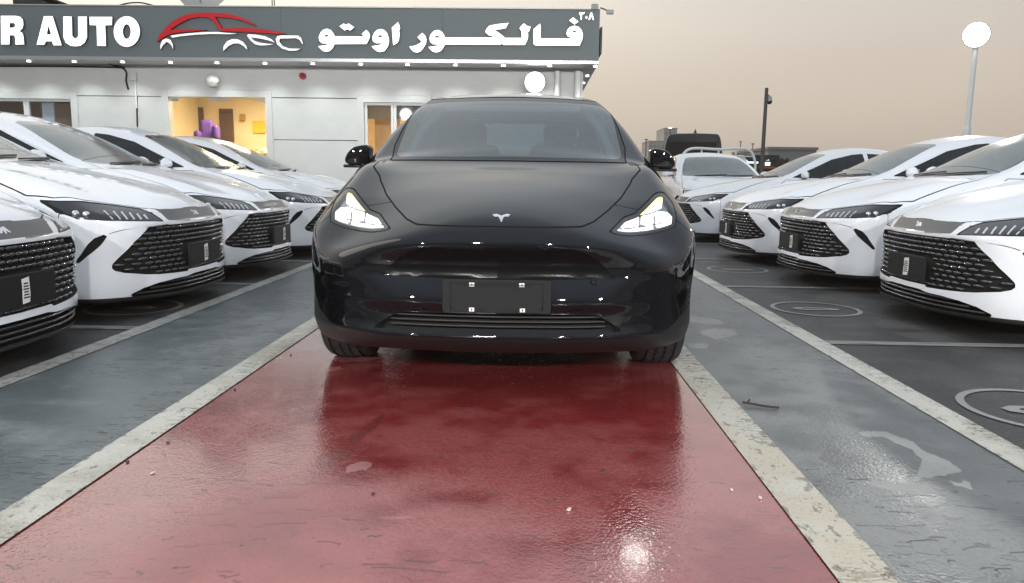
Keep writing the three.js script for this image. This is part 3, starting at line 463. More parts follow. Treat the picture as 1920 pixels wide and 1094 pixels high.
  // number plate with paper sticker
  const zp = L / 2 - 0.018, plate = mesh('number_plate', rbox(0.52, 0.165, 0.02, 0.006, 0, 0.405, zp), MT.plate, car);
  const note = mesh('sticker', new THREE.ExtrudeGeometry(new THREE.Shape([[-0.032, -0.065], [0.022, -0.06], [0.03, -0.02], [0.028, 0.066], [-0.028, 0.058], [-0.026, 0.01]].map(([a, b]) => new THREE.Vector2(a, b))), { depth: 0.0015, bevelEnabled: false }).translate(0.045, 0.405, zp + 0.0105), MT.paper, plate);
  for (let k = 0; k < 6; k++) mesh('text_line', box(0.034 + 0.006 * ((k * 7) % 3), 0.007, 0.0008, 0.045, 0.44 - k * 0.014, zp + 0.0127), MT.gap, note);
  for (const sx of [-1, 1]) { // wing mirrors, wipers
    const g = new THREE.SphereGeometry(1, 20, 14); g.scale(0.11, 0.075, 0.07); const p = g.attributes.position; for (let i = 0; i < p.count; i++) { if (p.getZ(i) < 0) p.setZ(i, p.getZ(i) * 0.35); p.setY(i, Math.max(p.getY(i), -0.03) + 0.1 * p.getX(i) * sx * -1); } g.computeVertexNormals(); g.translate(sx * 0.93, 1.115, L / 2 - 1.9);
    const mg = mesh('wing_mirror', g, MT.white, car); mesh('mirror_arm', rbox(0.16, 0.03, 0.07, 0.012, sx * 0.83, 1.078, L / 2 - 1.9), MT.gloss, mg); mesh('mirror_glass', rbox(0.15, 0.075, 0.004, 0.001, sx * 0.93, 1.125, L / 2 - 1.928), MT.mirrorGlass, mg);
  }
  for (const [x0, x1, y1] of [[-0.5, 0.08, 1.115], [0.0, 0.6, 1.108]]) { const P = []; for (let i = 0; i <= 8; i++) { const x = mix(x0, x1, i / 8), y = mix(1.085, y1, i / 8); let s = 2.0; while (f(Math.abs(x), y, s) < 0 && s > 0.5) s -= 0.004; P.push(V(x, y + 0.004, L / 2 - s + 0.012)); } mesh('wiper', tube(P, 0.007, 16, 6), MT.plastic, car); }
  mesh('underbody', box(1.45, 0.03, 4.1, 0, 0.19, -0.1), MT.gap, car);
  for (const q of AX) for (const sx of [-1, 1]) wheelParts(car, sx * 0.785, L / 2 - q, RW, 0.22, sx, 5);
  seatSet(car, L, 1.5, 1.06, 0.68, 0.6, MT.trim);
  return car;
})();
{
  const left = ['white sedan fifth from the white shop wall, large white note on its plate', 'white sedan fourth from the white shop wall, its fang slot fully in view', 'white sedan third from the white shop wall, by the left lane line', 'white sedan second from the white shop wall, nose beside the black car', 'white sedan parked closest to the shop wall and its glass entrance door'];
  const right = ['white sedan in the row below the floodlight pole, at its open end', 'white sedan in the row below the floodlight pole, second from the open end', 'white sedan in the row below the floodlight pole, third from the open end', 'white sedan in the row below the floodlight pole, beside the sedan facing down the lane'];
  let first = true;
  const put = (x, z, turn, label) => { const c = first ? sedan : copyOf(sedan, label); first = false; c.userData.label = label; c.rotation.y = turn; const d = SEDAN_L / 2; const j = rng(Math.round(z * 977)); c.traverse((o) => { if (o.name === 'sticker' && o.parent?.name === 'number_plate') { o.position.x = (j() - 0.5) * 0.09; o.position.y = (j() - 0.5) * 0.012; o.scale.x = 0.85 + 0.35 * j(); } }); c.position.set(x - Math.sin(turn) * d, 0, z - Math.cos(turn) * d); return c; };
  ROW_L.forEach(([x, z], i) => put(x, z, Math.PI / 2 + [0, 0, 0.01, -0.01, 0.008][i], left[i]));
  ROW_R.forEach(([x, z], i) => put(x, z, -Math.PI / 2 + [0, 0.01, 0, 0.012][i], right[i]));
  put(4.0, -14.35, 0.02, 'white sedan facing straight down the lane, behind the rows, with the flatbed truck behind it').scale.set(1.14, 1.04, 1.05);
}

// ---------------------------------------------------------------- ground, painted lanes, bay marks
function maskCanvas(w, h, draw) { const c = document.createElement('canvas'); c.width = w; c.height = h; const x = c.getContext('2d'); x.fillStyle = '#000'; x.fillRect(0, 0, w, h); draw(x); return x.getImageData(0, 0, w, h).data; }
const bumpFine = dataTex(1024, 1024, (i, j) => { const v = 0.55 * vnoise(i / 5, j / 5) + 0.3 * vnoise(i / 2.1, j / 2.1) + 0.35 * vnoise(i / 17, j / 17); return [v / 1.2, v / 1.2, v / 1.2]; });
// sheet from x0..x1 and z0 (near) .. z1 (far); its texture covers zN metres from z0 and mirrors on
function paintSheet(name, x0, x1, z0, z1, y, o) {
  const wm = x1 - x0, zN = o.zN ?? 7, tw = o.tw ?? 1024, th = 2048, r = rng(o.seed), sx = tw / wm, sz = th / zN;
  const T = (px, py) => { const p = onY(px, py); return [(p.x - x0) * sx, (z0 - p.z) * sz]; };
  const mask = maskCanvas(tw, th, (c) => {
    c.lineCap = 'round';
    for (let k = 0; k < o.cracks; k++) { // scuffs and hairline cracks, running across the lane
      let x = r() * tw, z = r() * th; const n = 2 + Math.floor(r() * 4), dens = fbm(x / 260, z / 260, 2); if (dens < o.patchy) continue;
      c.strokeStyle = `rgb(${90 + r() * 165},0,0)`; c.lineWidth = (0.002 + 0.008 * r() * r()) * sz; c.beginPath(); c.moveTo(x, z); const st = (0.012 + 0.05 * r() * r()) * sx; for (let q = 0; q < n; q++) { x += (r() * 1.6 - 0.3) * st; z += (r() - 0.5) * 0.02 * sz; c.lineTo(x, z); } c.stroke();
    }
    for (const poly of o.pale ?? []) { c.fillStyle = 'rgb(0,255,0)'; c.beginPath(); poly.forEach((p, i) => { const [a, b] = T(...p); i ? c.lineTo(a, b) : c.moveTo(a, b); }); c.fill(); }
    for (const poly of o.dark ?? []) { c.fillStyle = 'rgb(0,0,255)'; c.beginPath(); poly.forEach((p, i) => { const [a, b] = T(...p); i ? c.lineTo(a, b) : c.moveTo(a, b); }); c.fill(); }
    for (let k = 0; k < (o.specks ?? 0); k++) { c.fillStyle = r() < 0.6 ? 'rgb(255,0,0)' : 'rgb(0,200,0)'; c.beginPath(); c.ellipse(r() * tw, r() * th, (0.001 + 0.004 * r() * r()) * sx, (0.001 + 0.003 * r() * r()) * sz, 0, 0, 7); c.fill(); }
  });
  const rough = new Uint8Array(tw * th * 4);
  const color = dataTex(tw, th, (i, j) => {
    const X = x0 + i / sx, Z = j / sz, wob = 14 * (vnoise(i / 23, j / 23) - 0.5) + 7 * (vnoise(i / 7, j / 7) - 0.5), ii = clamp(Math.round(i + wob), 0, tw - 1), jj = clamp(Math.round(j + wob * 0.7), 0, th - 1), k = (j * tw + i) * 4, kk = (jj * tw + ii) * 4;
    const big = fbm(X * 1.3 + o.seed, Z * 1.1, 4), mid = fbm(X * 7 + 3, Z * 7 + o.seed, 4), fine = vnoise(X * 160, Z * 160) * 0.6 + vnoise(X * 420, Z * 420) * 0.4;
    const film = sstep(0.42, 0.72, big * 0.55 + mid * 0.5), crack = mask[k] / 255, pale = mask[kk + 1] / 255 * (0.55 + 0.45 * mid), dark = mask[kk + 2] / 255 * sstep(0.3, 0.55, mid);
    let c = o.base.map((v, q) => v * (0.82 + 0.36 * mid) * (0.86 + 0.28 * fine)); c = c.map((v, q) => mix(v, o.film[q], film * o.filmK * (0.55 + 0.9 * (fine - 0.2))));
    if (o.wear) { const wv = fbm(X * 45 + 5, Z * 26, 5) + 0.2 * fine - 0.10 * Math.min(1, 8 * Math.min(X - x0, x1 - X) / wm); const e = 0.8 * sstep(o.wear, o.wear + 0.16, wv); c = c.map((v, q) => mix(v, o.under[q], e)); }
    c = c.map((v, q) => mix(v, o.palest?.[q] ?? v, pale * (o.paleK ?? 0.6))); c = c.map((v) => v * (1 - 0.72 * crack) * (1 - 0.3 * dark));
    rough[k] = rough[k + 2] = 0; rough[k + 3] = 255; rough[k + 1] = 255 * clamp(o.rough + o.roughK * film + 0.3 * pale + 0.25 * crack + 0.12 * (fine - 0.5) + (o.gloss ? o.gloss(X, z0 - Z) : 0), 0.05, 1);
    return c;
  }, true);
  const rt = new THREE.DataTexture(rough, tw, th); rt.magFilter = THREE.LinearFilter; rt.wrapS = rt.wrapT = THREE.MirroredRepeatWrapping; rt.needsUpdate = true;
  const g = new THREE.PlaneGeometry(wm, z0 - z1).rotateX(-Math.PI / 2).translate((x0 + x1) / 2, y, (z0 + z1) / 2), p = g.attributes.position, uv = g.attributes.uv;
  for (let i = 0; i < p.count; i++) uv.setXY(i, (p.getX(i) - x0) / wm, (z0 - p.getZ(i)) / zN);
  const b = bumpFine.clone(); b.repeat.set(wm / 1.6, zN / 1.6); b.needsUpdate = true;
  return structure(name, g, new THREE.MeshPhysicalMaterial({ map: color, roughnessMap: rt, roughness: 1, bumpMap: b, bumpScale: o.bump ?? 0.0009, ior: o.ior ?? 1.5, ...(o.wet ? { clearcoat: o.wet, clearcoatRoughness: 1, clearcoatRoughnessMap: rt } : {}) }));
}
{
  const g = new THREE.PlaneGeometry(1600, 1600).rotateX(-Math.PI / 2), uv = g.attributes.uv, p = g.attributes.position; for (let i = 0; i < p.count; i++) uv.setXY(i, p.getX(i) / 5, p.getZ(i) / 5);
  const asphalt = dataTex(1024, 1024, (i, j) => { const f = vnoise(i * 0.45, j * 0.45) * 0.6 + vnoise(i, j) * 0.5, b = fbm(i / 90, j / 90, 4), v = 0.020 + 0.030 * f * f + 0.045 * sstep(0.45, 0.75, b) * (0.4 + f * 0.6); return [v, v, v * 1.02]; }, true);
  const ar = dataTex(512, 512, (i, j) => { const b = fbm(i / 45, j / 45, 4); return [0, 0.38 + 0.4 * b, 0]; });
  const ab = bumpFine.clone(); ab.repeat.set(3, 3); ab.needsUpdate = true;
  structure('ground', g, new THREE.MeshPhysicalMaterial({ map: asphalt, roughnessMap: ar, roughness: 1, bumpMap: ab, bumpScale: 0.002 }));
}
const q7 = (l) => l.map(([a, b]) => [a / 2, 560 + b / 2]), q8 = (l) => l.map(([a, b]) => [960 + a / 2, 560 + b / 2]);
paintSheet('red_lane', -1.38, 0.77, 3, -11, 0.004, { seed: 11, zN: 8, base: [0.20, 0.022, 0.024], film: [0.31, 0.092, 0.088], paleK: 0.35, wet: 0.8, filmK: 0.75, ior: 1.95, rough: 0.085, roughK: 0.11, cracks: 2600, patchy: 0.47, specks: 1500, bump: 0.0014, palest: [0.42, 0.25, 0.23],
  gloss: (x, z) => 0.30 * sstep(0.75, 0.3, Math.hypot(x + 0.5, (z + 1.75) * 0.9)) - 0.03 * sstep(0.1, 0.5, x),
  pale: [q7([[1300, 635], [1340, 618], [1390, 625], [1370, 650], [1310, 655]]), q7([[1220, 262], [1270, 258], [1280, 270], [1240, 276]]), q7([[1250, 225], [1350, 222], [1440, 226], [1360, 240], [1280, 240]]), q7([[1010, 880], [1070, 870], [1090, 885], [1040, 898]]), q7([[1430, 820], [1530, 812], [1560, 822], [1450, 836]])],
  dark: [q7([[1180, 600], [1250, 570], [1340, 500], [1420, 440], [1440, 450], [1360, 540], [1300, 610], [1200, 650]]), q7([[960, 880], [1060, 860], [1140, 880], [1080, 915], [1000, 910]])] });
paintSheet('grey_walkway', -2.41, -1.51, 3, -11.2, 0.0045, { seed: 23, zN: 8, tw: 512, base: [0.10, 0.118, 0.122], film: [0.23, 0.25, 0.25], filmK: 0.5, rough: 0.36, roughK: 0.2, cracks: 5200, patchy: 0.42, specks: 1500, bump: 0.0012, palest: [0.34, 0.35, 0.35] });
paintSheet('grey_walkway', 0.92, 1.71, 3, -11.2, 0.0045, { seed: 37, zN: 8, tw: 512, base: [0.10, 0.11, 0.113], film: [0.22, 0.225, 0.22], filmK: 0.8, rough: 0.38, roughK: 0.2, cracks: 1500, patchy: 0.47, specks: 1300, bump: 0.0014, palest: [0.42, 0.42, 0.40],
  pale: [q8([[1300, 500], [1400, 508], [1500, 545], [1560, 580], [1640, 615], [1690, 655], [1620, 665], [1560, 680], [1520, 665], [1540, 610], [1500, 575], [1400, 530], [1310, 515]]), q8([[1335, 685], [1380, 675], [1440, 700], [1490, 690], [1560, 705], [1590, 730], [1540, 735], [1470, 730], [1400, 715]]), q8([[1640, 685], [1720, 700], [1730, 720], [1660, 705]]), q8([[705, 125], [760, 115], [830, 118], [850, 135], [800, 150], [760, 155], [715, 140]]), q8([[655, 168], [740, 172], [730, 190], [660, 188]])],
  dark: [q8([[1180, 560], [1300, 590], [1420, 640], [1400, 690], [1250, 660], [1150, 600]])] });
const LINE = { base: [0.50, 0.49, 0.44], film: [0.27, 0.25, 0.21], filmK: 0.85, rough: 0.5, roughK: 0.25, cracks: 1600, patchy: 0.42, specks: 1800, bump: 0.0015, under: [0.16, 0.15, 0.13], tw: 256 };
paintSheet('lane_line', -1.515, -1.38, 3, -11.2, 0.0085, { ...LINE, seed: 5, wear: 0.66 });
paintSheet('lane_line', 0.77, 0.925, 3, -11.2, 0.0085, { ...LINE, seed: 6, wear: 0.62, film: [0.38, 0.33, 0.25] });
paintSheet('lane_line', -2.53, -2.405, 3, -11.2, 0.0085, { ...LINE, seed: 7, wear: 0.60, base: [0.36, 0.36, 0.34], film: [0.22, 0.22, 0.20] });
paintSheet('lane_line', 1.705, 1.84, 3, -11.2, 0.0085, { ...LINE, seed: 8, wear: 0.66 });
{
  const bay = std(0.42, 0.42, 0.40, 0.6); bay.roughness = 0.6;
  const t = dataTex(512, 64, (i, j) => { const e = sstep(0.60, 0.70, fbm(i / 22, j / 9, 4)), v = mix(0.22, 0.05, e) * (0.8 + 0.3 * vnoise(i, j)); return [v, v, v * 0.97]; }, true); bay.map = t; bay.color.setRGB(1, 1, 1);
  for (const z of [-2.05, -4.55, -7.03, -9.6, -12.1]) structure('bay_line', new THREE.PlaneGeometry(5, 0.1).rotateX(-Math.PI / 2).translate(1.84 + 2.5, 0.0045, z), bay);
  for (const z of [-2.3, -4.6, -6.65, -8.6]) structure('bay_line', new THREE.PlaneGeometry(5, 0.1).rotateX(-Math.PI / 2).translate(-2.53 - 2.5, 0.0045, z), bay);
  const pts = (r, n, k = 1) => [...Array(n)].map((_, i) => new THREE.Vector2(Math.cos(i / n * 6.2832) * r, Math.sin(i / n * 6.2832) * r * k));
  const mk = std(0.24, 0.24, 0.23, 0.55);
  for (const [x, z] of [[2.25, -5.81], [2.27, -3.2], [2.36, -8.46], [-2.95, -5.35], [-2.95, -3.3]]) {
    const s = new THREE.Shape(pts(0.34, 48)); s.holes.push(new THREE.Path(pts(0.305, 48)));
    const c = new THREE.Shape([[-0.17, -0.03], [-0.1, -0.065], [0.16, -0.05], [0.18, 0.0], [0.1, 0.05], [-0.12, 0.055], [-0.18, 0.02]].map(([a, b]) => new THREE.Vector2(a, b))); c.holes.push(new THREE.Path([[-0.11, -0.012], [0.1, -0.018], [0.1, 0.012], [-0.1, 0.018]].map(([a, b]) => new THREE.Vector2(a, b))));
    structure('bay_marking', new THREE.ShapeGeometry([s, c]).rotateX(-Math.PI / 2).translate(x, 0.0048, z), mk);
  }
}
{ // twig and scraps
  const a = onY(1392, 763), b = onY(1461, 770), tw = tube([V(a.x, 0.02, a.z), V(mix(a.x, b.x, 0.3), 0.016, mix(a.z, b.z, 0.3) - 0.004), V(mix(a.x, b.x, 0.6), 0.013, mix(a.z, b.z, 0.6)), V(b.x, 0.012, b.z)], 0.005, 12, 6);
  const t = thing('twig', 'thin dark twig lying on the grey walkway', 'twig'); mesh('stem', tw, std(0.03, 0.025, 0.02, 0.9), t); mesh('stub', tube([V(a.x + 0.02, 0.018, a.z), V(a.x + 0.035, 0.03, a.z - 0.012)], 0.004, 4, 5), std(0.03, 0.025, 0.02, 0.9), t);
  const r = rng(91);
  for (const [px, py, c] of [[286, 891, 1], [232, 839, 1], [238, 870, 0], [314, 833, 0], [440, 733, 0], [1425, 938, 1], [1372, 923, 1], [1067, 960, 1], [1186, 845, 0], [825, 862, 0], [545, 668, 0], [700, 930, 0], [1130, 885, 0]]) {
    const p = onY(px, py), n = 6, s = new THREE.Shape([...Array(n)].map((_, i) => { const q = (0.003 + 0.004 * r()); return new THREE.Vector2(Math.cos(i / n * 6.28) * q * 1.8, Math.sin(i / n * 6.28) * q); }));
    tag(mesh(c ? 'paint_flake' : 'leaf_scrap', new THREE.ExtrudeGeometry(s, { depth: 0.003, bevelEnabled: false }).rotateX(-Math.PI / 2).rotateY(r() * 3).translate(p.x, 0.006, p.z), c ? std(0.6, 0.5, 0.42, 0.8) : std(0.05, 0.035, 0.03, 0.9), scene), c ? 'tiny pale flake lying on the red lane' : 'tiny dark leaf scrap lying on the red lane', c ? 'flake' : 'leaf', c ? 'pale flakes on the red lane' : 'dark scraps on the red lane');
  }
}

// ---------------------------------------------------------------- shop building
const ZW = -13.4, ZS = -12.7, YS = 2.925;
const wallX = (px) => atZ(px, 200, ZW).x, wallY = (py, px = 500) => atZ(px, py, ZW).y;
const wallTex = dataTex(512, 512, (i, j) => { const v = 0.58 + 0.07 * fbm(i / 60, j / 90, 4) + 0.02 * vnoise(i, j); return [v * 0.985, v, v * 0.985]; }, true);
const wallM = std(1, 1, 1, 0.5, { map: wallTex }), jointM = std(0.02, 0.02, 0.02, 0.9), alu = std(0.62, 0.63, 0.64, 0.28, { metalness: 0.85 }), whiteM = std(0.74, 0.75, 0.74, 0.4), warmWall = std(0.72, 0.60, 0.38, 0.8), brown = std(0.10, 0.055, 0.035, 0.5);
{
  const B = thing('shop_building', 'low white panelled shop with glass entrance under a grey sign band', 'building');
  const xR = 0.86, xL = -12.5, yT = YS, D = -19;
  const door = [wallX(316), wallX(498), 0.06, wallY(182, 400)], winL = [-10.8, wallX(134), 1.05, wallY(185, 70)], winR = [wallX(682), wallX(797), wallY(305, 680), wallY(192, 700)];
  const yA = wallY(184, 590), yB = wallY(263, 590), put = (name, x0, x1, y0, y1, z0 = ZW - 0.05, z1 = ZW) => mesh(name, box(x1 - x0, y1 - y0, z1 - z0, (x0 + x1) / 2, (y0 + y1) / 2, (z0 + z1) / 2), wallM, B);
  const sur = 0.115, gap = 0.007, zones = [[xL, winL[0] - sur], [winL[1] + sur, door[0] - sur], [door[1] + sur, winR[0] - sur], [winR[1] + sur, xR]];
  for (const [a, b] of zones) for (const [y0, y1] of [[0, yB - gap], [yB + gap, yA - gap], [yA + gap, yT]]) put('wall_panel', a, b, y0, y1);
  for (const [o, bottom] of [[door, false], [winL, true], [winR, true]]) { // surrounds, fillers above and below
    const t = o[3] + sur; put('surround', o[0] - sur, o[0], bottom ? o[2] - sur : 0, t, ZW - 0.16, ZW + 0.025); put('surround', o[1], o[1] + sur, bottom ? o[2] - sur : 0, t, ZW - 0.16, ZW + 0.025); put('surround', o[0] + 0.001, o[1] - 0.001, o[3], t, ZW - 0.16, ZW + 0.023);
    put('wall_panel', o[0] - sur, o[1] + sur, t + 0.005, yT); if (bottom) { put('surround', o[0] + 0.001, o[1] - 0.001, o[2] - sur, o[2], ZW - 0.16, ZW + 0.035); put('wall_panel', o[0] - sur, o[1] + sur, 0, o[2] - sur - 0.005); }
  }
  // backing behind the joints, with the openings left free
  const wall = (x0, x1, y0, y1) => box(x1 - x0, y1 - y0, 0.1, (x0 + x1) / 2, (y0 + y1) / 2, ZW - 0.102);
  zones.forEach(([a, b]) => mesh('joint_backing', wall(a, b, 0, yT), jointM, B));
  for (const o of [door, winL, winR]) mesh('joint_backing', wall(o[0] - sur + 0.002, o[1] + sur - 0.002, o[3] + sur + 0.002, yT), jointM, B);
  mesh('side_wall', box(0.1, yT, -D + ZW - 0.06, xR - 0.05, yT / 2, (ZW + D) / 2 - 0.03), wallM, B);
  mesh('roof', box(xR - xL + 0.1, 0.12, -D + ZS - 0.1, (xL + xR) / 2, 3.56, (ZS + D) / 2 - 0.05), std(0.25, 0.25, 0.25, 0.8), B);
  // rooms
  const room = (x0, x1, zb, wm, power, col) => {
    mesh('room_back', box(x1 - x0, yT, 0.06, (x0 + x1) / 2, yT / 2, zb), wm, B); for (const x of [x0, x1]) mesh('room_side', box(0.05, yT, ZW - zb - 0.16, x, yT / 2, (ZW + zb) / 2 - 0.08), wm, B);
    mesh('room_floor', box(x1 - x0, 0.05, ZW - zb - 0.16, (x0 + x1) / 2, 0.03, (ZW + zb) / 2 - 0.08), std(0.4, 0.35, 0.3, 0.3), B); mesh('room_ceiling', box(x1 - x0, 0.05, ZW - zb - 0.16, (x0 + x1) / 2, yT - 0.03, (ZW + zb) / 2 - 0.08), std(0.75, 0.72, 0.65, 0.8), B);
    const L = mesh('ceiling_light', box(0.9, 0.02, 0.5, (x0 + x1) / 2, yT - 0.075, (ZW + zb) / 2), glowing(...col, 2.5), B); void L;
    const q = new THREE.RectAreaLight(new THREE.Color(...col), power, 0.9, 0.5); q.position.set((x0 + x1) / 2, yT - 0.09, (ZW + zb) / 2); q.lookAt((x0 + x1) / 2, 0, (ZW + zb) / 2); scene.add(q);
  };
  room(-7.6, -3.8, -17, warmWall, 110, [1, 0.80, 0.48]); room(-3.74, 0.65, -16.4, warmWall, 95, [1, 0.72, 0.42]); room(-12.2, -7.66, -16.6, std(0.5, 0.42, 0.34, 0.8), 4, [1, 0.78, 0.5]);
  // entrance: two frameless glass leaves with metal patch fittings
  const dm = (door[0] + door[1]) / 2;
  for (const [a, b] of [[door[0] + 0.004, dm - 0.004], [dm + 0.004, door[1] - 0.004]]) {
    const leaf = mesh('glass_door', box(b - a, door[3] - 0.1, 0.012, (a + b) / 2, (door[3] + 0.08) / 2, ZW - 0.06), MT.clear, B);
    mesh('patch_fitting', box(0.16, 0.05, 0.03, a + 0.085, door[3] - 0.045, ZW - 0.06), alu, leaf); mesh('patch_fitting', box(0.16, 0.05, 0.03, b - 0.085, door[3] - 0.045, ZW - 0.06), alu, leaf);
    mesh('pull_handle', cyl(0.014, 0.014, 0.6, 10).translate(a < dm - 0.1 ? b - 0.07 : a + 0.07, 1.1, ZW - 0.02), alu, leaf);
  }
  // sliding windows
  const sash = (o, splits, tint) => {
    for (let k = 0; k < splits.length - 1; k++) {
      const [a, b] = [splits[k] + 0.003, splits[k + 1] - 0.003], [y0, y1] = [o[2], o[3]], fr = 0.045, z = ZW - 0.07;
      const w = mesh('window_frame', merge([box(fr, y1 - y0, 0.05, a + fr / 2, (y0 + y1) / 2, z), box(fr, y1 - y0, 0.05, b - fr / 2, (y0 + y1) / 2, z), box(b - a - 2 * fr, fr, 0.05, (a + b) / 2, y1 - fr / 2, z), box(b - a - 2 * fr, fr, 0.05, (a + b) / 2, y0 + fr / 2, z)]), whiteM, B);
      mesh('pane', box(b - a - 2 * fr, y1 - y0 - 2 * fr, 0.006, (a + b) / 2, (y0 + y1) / 2, z), tint ? MT.privacy : MT.clear, w);
    }
  };
  sash(winR, [winR[0], wallX(737), winR[1]], false); sash(winL, [winL[0], wallX(45), winL[1]], false);
  // blinds behind the windows
  mesh('roller_blind', box(wallX(733) - winR[0] - 0.03, winR[3] - wallY(221, 700), 0.02, (winR[0] + wallX(733)) / 2, (winR[3] + wallY(221, 700)) / 2, ZW - 0.2), std(0.30, 0.22, 0.12, 0.8), B);
  mesh('roller_blind', box(winR[1] - wallX(740), winR[3] - wallY(221, 760), 0.02, (winR[1] + wallX(740)) / 2, (winR[3] + wallY(221, 760)) / 2, ZW - 0.2), std(0.09, 0.11, 0.13, 0.8), B);
  mesh('curtain', box(wallX(733) - winR[0], 1.1, 0.02, (winR[0] + wallX(733)) / 2, winR[2] + 0.4, ZW - 0.9), std(0.75, 0.5, 0.25, 0.8), B);
  mesh('roller_blind', box(0.75, 1.0, 0.02, wallX(112), winL[3] - 0.35, ZW - 0.25), std(0.16, 0.10, 0.06, 0.7), B); mesh('curtain', box(0.22, 1.2, 0.03, wallX(75), winL[3] - 0.5, ZW - 0.22), std(0.45, 0.5, 0.56, 0.7), B);
  // things on the room's back wall, and inside
  const onB = (px, py, z = -16.95) => atZ(px, py, z), slab = (name, a, b, c, d, m, cat, label, th = 0.05) => { const p = onB(a, b), q = onB(c, d); tag(mesh(name, rbox(q.x - p.x, p.y - q.y, th, 0.008, (p.x + q.x) / 2, (p.y + q.y) / 2, -16.95 + th / 2), m, scene), label, cat); };
  { const p = onB(320, 201), q = onB(380, 201); mesh('inner_door', box(q.x - p.x, p.y - 0.06, 0.05, (p.x + q.x) / 2, (p.y + 0.06) / 2, -16.94), brown, B); }
  { const p = onB(411, 204), q = onB(436, 204); const d = mesh('inner_door', box(q.x - p.x, p.y - 0.06, 0.05, (p.x + q.x) / 2, (p.y + 0.06) / 2, -16.94), brown, B); mesh('door_groove', box(q.x - p.x - 0.02, 0.02, 0.006, (p.x + q.x) / 2, onB(420, 211).y, -16.912), jointM, d); }
  slab('yellow_picture', 473, 227, 497, 250, std(0.72, 0.45, 0.02, 0.5), 'picture', 'yellow picture hung on the lit room wall behind the glass door', 0.03);
  slab('wall_ornament', 450, 214, 460, 227, std(0.45, 0.30, 0.08, 0.4, { metalness: 0.5 }), 'ornament', 'small golden ornament on the wall inside the entrance', 0.06);
  const fl = thing('flower_stand', 'tall stand of pale flowers inside the entrance below yellow picture', 'flowers', [onB(488, 260, -15.2).x, 0.06, -15.2]), r = rng(3);
  mesh('vase', new THREE.LatheGeometry([[0.02, 0], [0.13, 0], [0.1, 0.3], [0.06, 0.6], [0.09, 0.8], [0.07, 0.8]].map(([a, b]) => new THREE.Vector2(a, b)), 20), std(0.5, 0.45, 0.35, 0.3), fl); const petals = [], green = [];
  for (let k = 0; k < 40; k++) { const a = r() * 6.28, d = 0.16 * Math.sqrt(r()), y = 0.85 + 0.65 * r(); petals.push(new THREE.IcosahedronGeometry(0.03 + 0.03 * r(), 0).scale(1, 0.6, 1).translate(Math.cos(a) * d, y, Math.sin(a) * d)); green.push(tube([V(0, 0.75, 0), V(Math.cos(a) * d * 0.5, 0.5 + y * 0.5, Math.sin(a) * d * 0.5), V(Math.cos(a) * d, y, Math.sin(a) * d)], 0.005, 4, 4)); }
  mesh('blossoms', merge(petals), std(0.7, 0.62, 0.5, 0.8), fl).userData.kind = 'stuff'; mesh('stems', merge(green), std(0.08, 0.12, 0.03, 0.8), fl).userData.kind = 'stuff';
  const pc = onB(389, 243, -15.4), ch = thing('purple_armchair', 'purple padded armchair inside the lit entrance room', 'armchair', [pc.x, 0.06, -15.4], 0.3), pm = std(0.10, 0.04, 0.26, 0.8); ch.scale.x = 0.72;
  mesh('backrest', rbox(0.36, 0.5, 0.18, 0.085, -0.04, pc.y - 0.1, -0.15), pm, ch); mesh('seat', rbox(0.5, 0.22, 0.6, 0.07, 0, 0.62, 0.1), pm, ch); for (const sx of [-1, 1]) mesh('armrest', rbox(0.16, 0.3, 0.62, 0.07, sx * 0.24, pc.y - 0.16 + (sx < 0 ? -0.09 : 0.03), 0.1), pm, ch); for (const [a, b] of [[-0.25, -0.2], [0.25, -0.2], [-0.25, 0.35], [0.25, 0.35]]) mesh('leg', cyl(0.02, 0.015, 0.53, 8).translate(a, 0.265, b), brown, ch);
  // roof things and wall things
  const dish = thing('satellite_dish', 'grey satellite dish on the roof behind the sign band', 'dish', [atZ(387, 10, -13.4).x, 3.62, -13.4]);
  mesh('reflector', new THREE.SphereGeometry(0.72, 28, 10, 0, 6.2832, 0, 0.72).rotateX(1.25).translate(0, 0.46, -0.42), std(0.5, 0.5, 0.5, 0.5), dish); mesh('mast', cyl(0.03, 0.03, 0.5, 10).translate(0, 0.22, -0.2), alu, dish); mesh('feed_arm', tube([V(0, 0.15, 0), V(0.03, 0.3, 0.28), V(0, 0.5, 0.5)], 0.012, 8, 6), alu, dish);
  const tp = [atZ(24, 0, -13.8).x, atZ(114, 0, -13.8).x], tk = thing('roof_unit', 'dark sloping roof unit behind the sign band', 'roof unit', [(tp[0] + tp[1]) / 2, 3.62, -13.8]); const w2 = (tp[1] - tp[0]) / 2; mesh('casing', new THREE.ExtrudeGeometry(new THREE.Shape([[-w2, 0], [w2, 0], [w2, 0.2], [w2 - 0.32, 0.46], [-w2, 0.48]].map(([a, b]) => new THREE.Vector2(a, b))), { depth: 0.8, bevelEnabled: true, bevelSize: 0.01, bevelThickness: 0.01, bevelSegments: 1 }).translate(0, 0, -0.8), std(0.03, 0.028, 0.026, 0.6), tk); mesh('lid', rbox(w2 * 1.6, 0.04, 0.7, 0.01, -0.12, 0.52, -0.4), std(0.03, 0.028, 0.026, 0.6), tk);
  for (const px of [510, 514]) tag(mesh('antenna_rod', cyl(0.008, 0.01, 1.2, 8).translate(atZ(px, 8, -13.3).x, 4.2, -13.3), std(0.08, 0.08, 0.08, 0.5, { metalness: 0.6 }), scene), 'thin dark antenna rod rising from the shop roof', 'antenna', 'antenna rods on the roof');
  const cb = (pts, rr, label, n = 30) => tag(mesh('cable', tube(pts.map(([a, b, z]) => atZ(a, b, z ?? ZW + 0.02)), rr, n, 6), std(0.012, 0.012, 0.012, 0.7), scene), label, 'cable');
